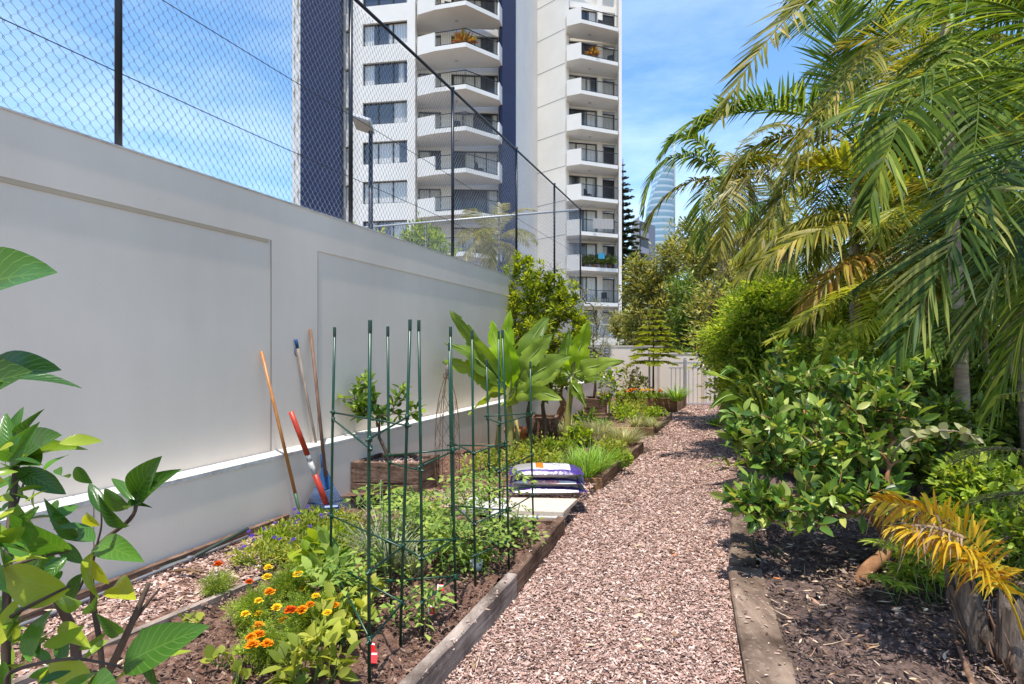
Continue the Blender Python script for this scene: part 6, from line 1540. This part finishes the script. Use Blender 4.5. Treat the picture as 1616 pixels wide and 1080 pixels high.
palm('bushy palm low in the middle of the clump with bright green fronds', (*XY(1450, 6.2), 0), CE, .06, [
    ([(1400, 330, 6.0), (1300, 330, 5.8), (1165, 440, 5.8)], .48, 66, .032, 'palm_y', dict(droop=.5, s0=(0, 1, 0))),
    ([(1420, 300, 6.2), (1340, 240, 6.2), (1250, 270, 6.3)], .5, 60, .034, 'palm_l', dict(droop=.1, vee=.4, s0=(0, 1, 0))),
    ([(1400, 380, 6.0), (1320, 400, 5.9), (1270, 500, 5.8)], .5, 60, .03, 'palm_o', dict(droop=.5)),
    ([(1400, 420, 5.6), (1320, 470, 5.3), (1215, 540, 5.2)], .3, 66, .017, 'frond_lime', dict(droop=.2, s0=(0, 1, 0))),
    ([(1430, 420, 5.4), (1390, 480, 5.2), (1330, 565, 5.1)], .28, 60, .017, 'frond_lime', dict(droop=.2)),
    ([(1500, 330, 6.0), (1560, 330, 5.8), (1600, 430, 5.6)], .48, 60, .032, 'palm_g', dict(droop=.5)),
    ], [('up', 6), ('mid', 8), ('low', 7)], 5, mats=('palm_g', 'palm_y', 'palm_l', 'palm_g', 'palm_y'), scale=.95)
palm('palm behind the clump close to the gate', (*XY(1235, 11.5), 0), W(1240, 375, 11.5), .07, [
    ([(1190, 330, 11.5), (1140, 330, 11.5), (1110, 430, 11.4)], .5, 60, .035, 'palm_y', dict(droop=.5, s0=(0, 1, 0))),
    ([(1260, 350, 11.3), (1290, 380, 11.2), (1270, 470, 11)], .5, 60, .035, 'palm_o', dict(droop=.5)),
    ], [('up', 2), ('mid', 6), ('low', 7)], 6, mats=('palm_y', 'palm_g', 'palm_pale'), scale=1.0)
palm('palm at the right rear whose trunk is hidden by other fronds', (*XY(1600, 6.8), 0), W(1590, 250, 6.8), .06, [], [('up', 6), ('mid', 8), ('low', 7)], 7, mats=('palm_d', 'palm_g', 'palm_y'), scale=1.1)
palm('low palm right of the pale trunk with fronds down to the shrubs', (*XY(1620, 4.9), 0), W(1625, 470, 4.9), .045, [
    ([(1570, 430, 4.8), (1510, 470, 4.6), (1440, 600, 4.5)], .38, 56, .026, 'palm_g', dict(droop=.4)),
    ], [('up', 5), ('mid', 6), ('low', 5)], 8, mats=('palm_d', 'palm_y', 'palm_g'), scale=.72)
palm('tall rear palm rising between the thin trunk and the right edge', (*XY(1450, 8.6), 0), W(1440, 110, 8.6), .07, [], [('up', 5), ('mid', 7), ('low', 6)], 9, mats=('palm_d', 'palm_g', 'palm_y'), scale=1.05)
palm('short palm behind the pale green shrub near the path', (*XY(1300, 7.8), 0), W(1330, 400, 8.6), .05, [], [('up', 5), ('mid', 7), ('low', 5)], 10, mats=('palm_y', 'palm_l', 'palm_g', 'palm_y'), scale=.8)
# extra thin trunks visible in the photo right side
for i, (px, Y) in enumerate(((1602, 5.6), (1570, 6.2))):
    x, y = XY(px, Y); palm(['slender palm stem at the far right edge', 'slender palm stem left of the far right one'][i], (x, y, 0), (x-.1, y, 2.6), .03, [], [('mid', 4), ('low', 3)], 20+i, mats=('palm_g', 'palm_y'), scale=.7)

# ================================================================= shrubs on the right
def rshrub(label, px, Y, ztop, R, n, per, size, mat, seed, tmpl=LEAF6, bark='bark', name='garden_shrub', h0=.25, zc=None, **k):
    x, y = XY(px, Y); c = (ztop+h0)/2
    rng = random.Random(seed); ells = [((x, y, c), (R, R*.8, (ztop-h0)/2), 1.5)]+[((x+rng.uniform(-.7, .7)*R, y+rng.uniform(-.6, .6)*R, h0+rng.uniform(.2, .9)*(ztop-h0)), (R*.4, R*.4, (ztop-h0)*.25), .5) for _ in range(4)]
    return shrub(name, label, 'shrub', (x, y, 0), (x, y, h0), ells, n, per, size, L[mat], M[bark], seed, r0=.03, tmpl=tmpl, **k)
x, y = XY(1175, 9.0)
shrub('pinnate_shrub', 'feathery pale green shrub arching over the path beside the gate', 'shrub', (x, y, 0), (x, y, .4), [(W(1200, 520, 8.4), (.5, .5, .5), 1.3), (W(1165, 545, 8.4), (.38, .4, .35), .8), (W(1215, 480, 8.5), (.45, .4, .3), .8), (W(1260, 520, 8.3), (.55, .5, .5), 1), (W(1185, 600, 8.2), (.35, .4, .35), .8), (W(1300, 500, 8.0), (.5, .4, .4), .7)], 380, 12, .28, L['pinnate'], M['bark'], 300, r0=.04, tmpl=PINN, spread=.1, sag=.35)
rshrub('shrub behind the strappy leaves', 1250, 7.2, 1.6, .6, 150, 16, .09, 'pinnate', 301, group='shrubs filling the right bed')
rshrub('yellow green shrub below the yellow palm frond', 1300, 6.2, 1.62, .6, 190, 16, .09, 'pinnate', 302, group='shrubs filling the right bed')
rshrub('bright shrub filling the space behind the top of the big glossy shrub', 1350, 5.5, 1.78, .5, 190, 16, .085, 'pinnate', 3021, group='shrubs filling the right bed')
rshrub('dark green undergrowth shrub right of the pale trunk', 1580, 5.4, 1.35, .65, 170, 16, .1, 'dark', 303, group='shrubs filling the right bed')
rshrub('deep green shrub filling the gap left of the pale trunk', 1450, 5.8, 1.7, .7, 200, 16, .09, 'dark', 304, group='shrubs filling the right bed')
rshrub('shrub mass at the rear right under the palms', 1400, 8.5, 2.6, 1.1, 260, 18, .12, 'mid', 305, group='shrubs filling the right bed', name='garden_shrub')
rshrub('shrub mass at the far right rear under the palms', 1560, 8, 3.2, 1.3, 300, 18, .12, 'dark', 306, group='shrubs filling the right bed')
rshrub('shrub at the rear behind the pinnate shrub', 1290, 10.5, 3.0, 1.2, 260, 18, .13, 'olive_tree', 307, group='shrubs filling the right bed')
rshrub('tall leafy shrub at the very right rear', 1690, 7.5, 4.2, 1.5, 320, 18, .13, 'dark', 308, group='shrubs filling the right bed')
rshrub('low shrub near the stump with light green leaves', 1475, 3.6, .55, .32, 90, 14, .06, 'lime', 309, group='shrubs filling the right bed', h0=.1)
rshrub('dark low shrub behind the yellow frond', 1570, 3.7, .75, .4, 120, 14, .07, 'mid', 310, group='shrubs filling the right bed', h0=.1)
rshrub('deep shade shrub under the palms at right', 1500, 4.7, 1.1, .5, 140, 16, .08, 'dark', 311, group='shrubs filling the right bed')
# big leaved hero shrub
t = thing('orange_stemmed_shrub', 'big glossy shrub with an orange brown leaning trunk leaning over the sleepers', 'shrub', G(1355, 925, .05))
rng = np.random.default_rng(320); base = G(1357, 925, .04); fork = W(1402, 845, 3.72)
ells = []
for (px, py, Y, rx, rz, w_) in ((1300, 700, 3.9, .42, .34, 1.5), (1215, 700, 3.9, .26, .3, .8), (1390, 690, 3.9, .4, .3, 1.0), (1200, 790, 3.6, .2, .16, .55), (1270, 800, 3.6, .3, .18, .7), (1340, 600, 4.2, .42, .22, 1.0), (1250, 605, 4.2, .28, .22, .6), (1420, 600, 4.0, .22, .16, .4), (1360, 780, 3.7, .3, .15, .5), (1165, 680, 4.1, .12, .18, .3), (1225, 560, 4.2, .08, .12, .12), (1400, 640, 3.8, .25, .2, .4)):
    ells.append((W(px, py, Y), (rx, rx*.8, rz), w_))
pts = crown_points(ells, 400, rng, .12)
m, tw = skeleton(base, fork, pts, rng, .036, .004, bow=.02, jit=.03); m.build('trunk', M['bark_orange'], t)
foliage(tw, 8, .092, rng, LEAF6, .03, .35, svar=.4, start=.05).build('crown', L['big_shrub'], t)
# strappy canna like leaves by the path
def strap(label, px, py, n, H, seed, w=.07, mat='mid', lean=.9, z=.03, name='strappy_plant', group='strappy leaved plants beside the path'):
    b = G(px, py, z); t = thing(name, label, 'strappy plant', b, group); rng = np.random.default_rng(seed); m = MB(); blades(m, b, n, .1, H, w, rng, lean, .4, 8, base_r=.08)
    m.build('leaves', L[mat], t)
strap('broad strappy clump nearest the camera beside the middle sleeper', 1195, 745, 16, .75, 330, .085, 'chive')
strap('broad strappy clump behind the nearest one along the path', 1180, 700, 18, .85, 331, .09, 'mid')
strap('broad strappy clump farther along the path edge', 1165, 670, 16, .9, 332, .09, 'mid')
strap('yellowing broad leaves flopping onto the bark path', 1155, 735, 7, .45, 333, .05, 'lime', 1.6)
strap('rosette of green blades at the far right behind the silver leaves', 1590, 760, 24, .9, 334, .05, 'palm_g', 1.0)
strap('dark blade clump deep under the palms', 1520, 770, 22, .9, 335, .04, 'palm_g', .9)
strap('fine light grass clump at the right edge above the stump', 1610, 850, 120, .6, 336, .006, 'grass', 1.0)
strap('fine grassy tuft at the rear of the stump', 1580, 930, 60, .45, 337, .006, 'grass', 1.2)
strap('dry grass tuft beside the nearest sleeper', 1205, 880, 60, .14, 338, .004, 'grass', 1.6)
strap('low green ground plants along the far path edge', 1128, 672, 60, .3, 3341, .02, 'chive', 1.2)
strap('dry grass tuft where two sleepers meet', 1180, 770, 60, .16, 339, .004, 'grass', 1.6)
t = thing('broad_leaved_lily', 'lush plant with long broad leaves leaning left over the path beside the big shrub', 'lily', G(1210, 720, .05)); c_ = G(1215, 720, .05)
for i, (mid, tip, wd) in enumerate((((1185, 590, 6.0), (1108, 586, 5.9), .13), ((1180, 560, 6.1), (1132, 598, 6.0), .12), ((1190, 600, 6.0), (1118, 648, 5.8), .14), ((1190, 640, 5.9), (1145, 705, 5.7), .13), ((1200, 560, 6.2), (1165, 565, 6.2), .12),
        ((1185, 620, 6.1), (1135, 668, 6.0), .12), ((1195, 580, 6.2), (1150, 618, 6.1), .12), ((1200, 650, 5.8), (1165, 735, 5.6), .12), ((1215, 580, 6.0), (1200, 560, 6.0), .12), ((1230, 600, 6.0), (1250, 600, 6.0), .12))):
    banana_leaf(t, [c_, W(*mid), W((mid[0]+tip[0])/2, min(mid[1], tip[1])+8, (mid[2]+tip[2])/2), W(*tip)], wd, 60+i, mat=L['chive'] if i % 2 else L['mid'], s0=(.3, -.5, -.8), pet=.12, n=20)
# umbrella leaves
t = thing('umbrella_plant', 'low plant with whorls of narrow leaves right of the orange trunk', 'plant', G(1470, 960, .05)); rng = np.random.default_rng(340)
m = MB(); f = MB()
for k in range(26):
    b = G(1400+k*7+rng.normal()*8, 930+rng.random()*40, .05); h = .12+.3*rng.random(); tp = b+Vector((rng.normal()*.05, rng.normal()*.05, h)); m.tube([b, tp], .0025, 5)
    n = 13; a = np.arange(n)*2*PI/n+rng.random(); f.scatter(LEAFN[0], LEAFN[1], np.tile(npv(tp), (n, 1)), np.stack([np.cos(a), np.sin(a), np.full(n, .1)], 1), np.tile([0, 0, 1.0], (n, 1)), .085+.03*rng.random(n))
m.build('stem', M['stem'], t); f.build('foliage', L['mid'], t)
# silver round leaves on an arching stem
t = thing('round_leaved_branch', 'arching pale stem with round silvery leaves at right', 'plant', G(1440, 800, .05)); m = MB()
P = catmull([G(1400, 800, .1), W(1410, 720, 3.6), W(1450, 685, 3.5), W(1500, 680, 3.4), W(1545, 690, 3.4)], 6); m.tube(P, np.linspace(.007, .003, len(P)), 6); m.build('stem', M['wood_grey'], t)
k = 26; ii = rng.integers(len(P)//2-3, len(P), k); f = MB(); PP = np.array([tuple(P[i]) for i in ii])
X = rnd_unit(rng, k)*.8; f.scatter(ROUND[0], ROUND[1], PP, X, rng.normal(size=(k, 3))*.3+[0, -.8, .5], .055+.03*rng.random(k)); f.build('foliage', L['silver'], t)
# yellow dying fronds near the stump
t = thing('dying_palm_frond', 'yellow dying palm frond arching left over the soil with curled dry tips', 'palm frond', G(1610, 1040, .05)); rng = np.random.default_rng(350)
m = frond_into(MB(), [W(1612, 1030, 2.6), W(1600, 880, 2.65), W(1500, 800, 2.7), W(1385, 790, 2.75)], .2, 60, .015, .5, rng, start=.28, mess=.16, rr=.006); m.build('frond', L['yellow'], t)
m = frond_into(MB(), [W(1500, 830, 2.73), W(1450, 795, 2.77), W(1420, 780, 2.8), W(1372, 800, 2.8)], .14, 26, .01, 1.0, rng, start=.0, mess=.5); m.build('dry_tip', L['dry'], t)
t = thing('dying_palm_frond', 'second yellow palm frond, lower and shorter, above the grey stump', 'palm frond', G(1600, 1060, .05))
m = frond_into(MB(), [W(1616, 1010, 2.45), W(1590, 900, 2.45), W(1520, 840, 2.5), W(1405, 832, 2.6)], .18, 54, .014, .6, rng, start=.25, mess=.18, rr=.0055); m.build('frond', L['yellow'], t)
m = frond_into(MB(), [W(1520, 850, 2.52), W(1480, 830, 2.55), W(1440, 822, 2.6), W(1400, 842, 2.6)], .13, 24, .008, 1.0, rng, start=.0, mess=.5); m.build('dry_tip', L['dry'], t)
# fir like branch
def firbranch(label, pts_, n, Lm, seed, mat):
    t = thing('fir_branch', label, 'fir branch', W(*pts_[0])); rng = np.random.default_rng(seed); P = np.array([tuple(p) for p in bez([W(*p) for p in pts_], 24)]); T = np.gradient(P, axis=0); T /= np.linalg.norm(T, axis=1, keepdims=True)
    m = MB(); m.tube(P, np.linspace(.007, .002, 24), 6); f = MB(); S = np.cross(T, [0, 0, 1.0]); S /= np.linalg.norm(S, axis=1, keepdims=True)
    for k in range(n):
        i = 1+int(22*k/n)
        for s in (-1, 1):
            d = S[i]*s*.75+T[i]*.75; l = Lm*math.sin(PI*(.15+.8*k/n)); Q = np.array([P[i]+d*l*u+np.array([0, 0, -.25*l*u*u]) for u in np.linspace(0, 1, 9)])
            m.tube(Q, np.linspace(.0025, .001, 9), 4, cap=False)
            q = 80; tt = rng.random(q)*8; ii = np.minimum(tt.astype(int), 7); B_ = Q[ii]+(Q[ii+1]-Q[ii])*(tt-ii)[:, None]; X = d+rnd_unit(rng, q)*.8
            f.scatter([(0, -.12, 0), (0, .12, 0), (1, 0, .1)], [(0, 1, 2)], B_, X, rnd_unit(rng, q), .014)
    m.build('branch', M['bark'], t); f.build('needles', L[mat], t)
L['fir'] = leaf_mat('fir_needle', [(.1, .19, .03), (.2, .32, .05), (.32, .42, .1)], .25, .5)
firbranch('green fir like branch entering from the right edge above the grass', [(1680, 740, 2.9), (1620, 700, 2.9), (1560, 695, 2.9), (1500, 735, 2.9)], 15, .17, 361, 'fir')
firbranch('second fir like branch at the right edge, above the first', [(1690, 620, 2.8), (1650, 610, 2.8), (1620, 620, 2.8), (1580, 625, 2.8)], 12, .12, 362, 'fir')
firbranch('lowest fir like branch at the right edge, over the yellow fronds', [(1690, 800, 2.8), (1640, 770, 2.9), (1590, 775, 2.9), (1520, 800, 2.9)], 14, .16, 363, 'fir')
# stumps
def stump(label, px, py, r, h, seed, lean=(0, 0), mat='timber_grey'):
    b = G(px, py, 0); t = thing('tree_stump', label, 'stump', b, 'split grey stumps at the lower right'); rng = random.Random(seed); m = MB(); n = 28; K = 9; vs = []
    for k in range(K):
        u = k/(K-1)
        for i in range(n):
            a = i*2*PI/n; rr = r*(1.15-.25*u)*(1+.18*noise.noise(Vector((math.cos(a)*3, math.sin(a)*3, seed)))+.07*noise.noise(Vector((math.cos(a)*11, math.sin(a)*11, seed+u))))
            zz = h*u*(1+.28*(1.6*noise.noise(Vector((math.cos(a)*2.5, math.sin(a)*2.5, seed+5)))+.9*noise.noise(Vector((math.cos(a)*9, math.sin(a)*9, seed+2))))*(u > .6))
            vs.append((b.x+rr*math.cos(a)+lean[0]*u, b.y+rr*math.sin(a)+lean[1]*u, zz))
    vs.append((b.x+lean[0], b.y+lean[1], h*.75)); c = len(vs)-1
    fs = [(k*n+i, k*n+(i+1) % n, (k+1)*n+(i+1) % n, (k+1)*n+i) for k in range(K-1) for i in range(n)]+[((K-1)*n+i, (K-1)*n+(i+1) % n, c) for i in range(n)]
    m.add(vs, fs, 0, False); m.build('wood', M[mat], t)
    m = MB()
    for k in range(26):
        a = rng.random()*2*PI; rr = r*1.12; p = Vector((b.x+rr*math.cos(a), b.y+rr*math.sin(a), rng.random()*h*.4)); q = p+Vector((math.cos(a)*.05+lean[0]*.4, math.sin(a)*.05+lean[1]*.4-.03, h*rng.uniform(.2, .6)))
        m.tube([p, (p+q)/2+Vector((rng.uniform(-.02, .02), 0, 0)), q], [.006, .005, .002], 5)
    m.build('fibre', M['wood_brown'], t); return t
M['stump_grey'] = rough_mat('stump_grey', (.045, .035, .026), (.17, .13, .1), 14, .95, 1.0, .03, stretch=(3, 3, .35), c2=(.32, .26, .21))
stump('split grey stump leaning left, under the yellow fronds', 1556, 1050, .058, .38, 11, (-.10, .04), 'stump_grey')
stump('charred dark topped stump at the lower right corner', 1612, 1085, .075, .34, 23, (.0, .02), 'stump_grey')
m = MB(); p, q = G(1545, 1090, .05), G(1500, 1000, .12)
m.tube(catmull([G(1560, 1150, .04), G(1535, 1080, .1), G(1500, 985, .1)], 6), np.linspace(.02, .008, 13), 8); tag(m.build('fallen_branch', M['wood_brown']), 'brown fallen branch lying on the soil left of the grey stumps', 'branch')
# ================================================================= tidy origins
for o in list(COL.objects):
    if o.type == 'MESH' and o.parent is None and not o.children and o.data.users == 1:
        me = o.data; n = len(me.vertices)
        if n == 0: continue
        c_ = np.zeros(n*3); me.vertices.foreach_get('co', c_); c_ = c_.reshape(-1, 3)
        lo, hi = c_.min(0), c_.max(0); c0_ = Vector(((lo[0]+hi[0])/2, (lo[1]+hi[1])/2, lo[2]))
        me.transform(Matrix.Translation(-c0_)); o.location = c0_
scene.cycles.use_adaptive_sampling = True
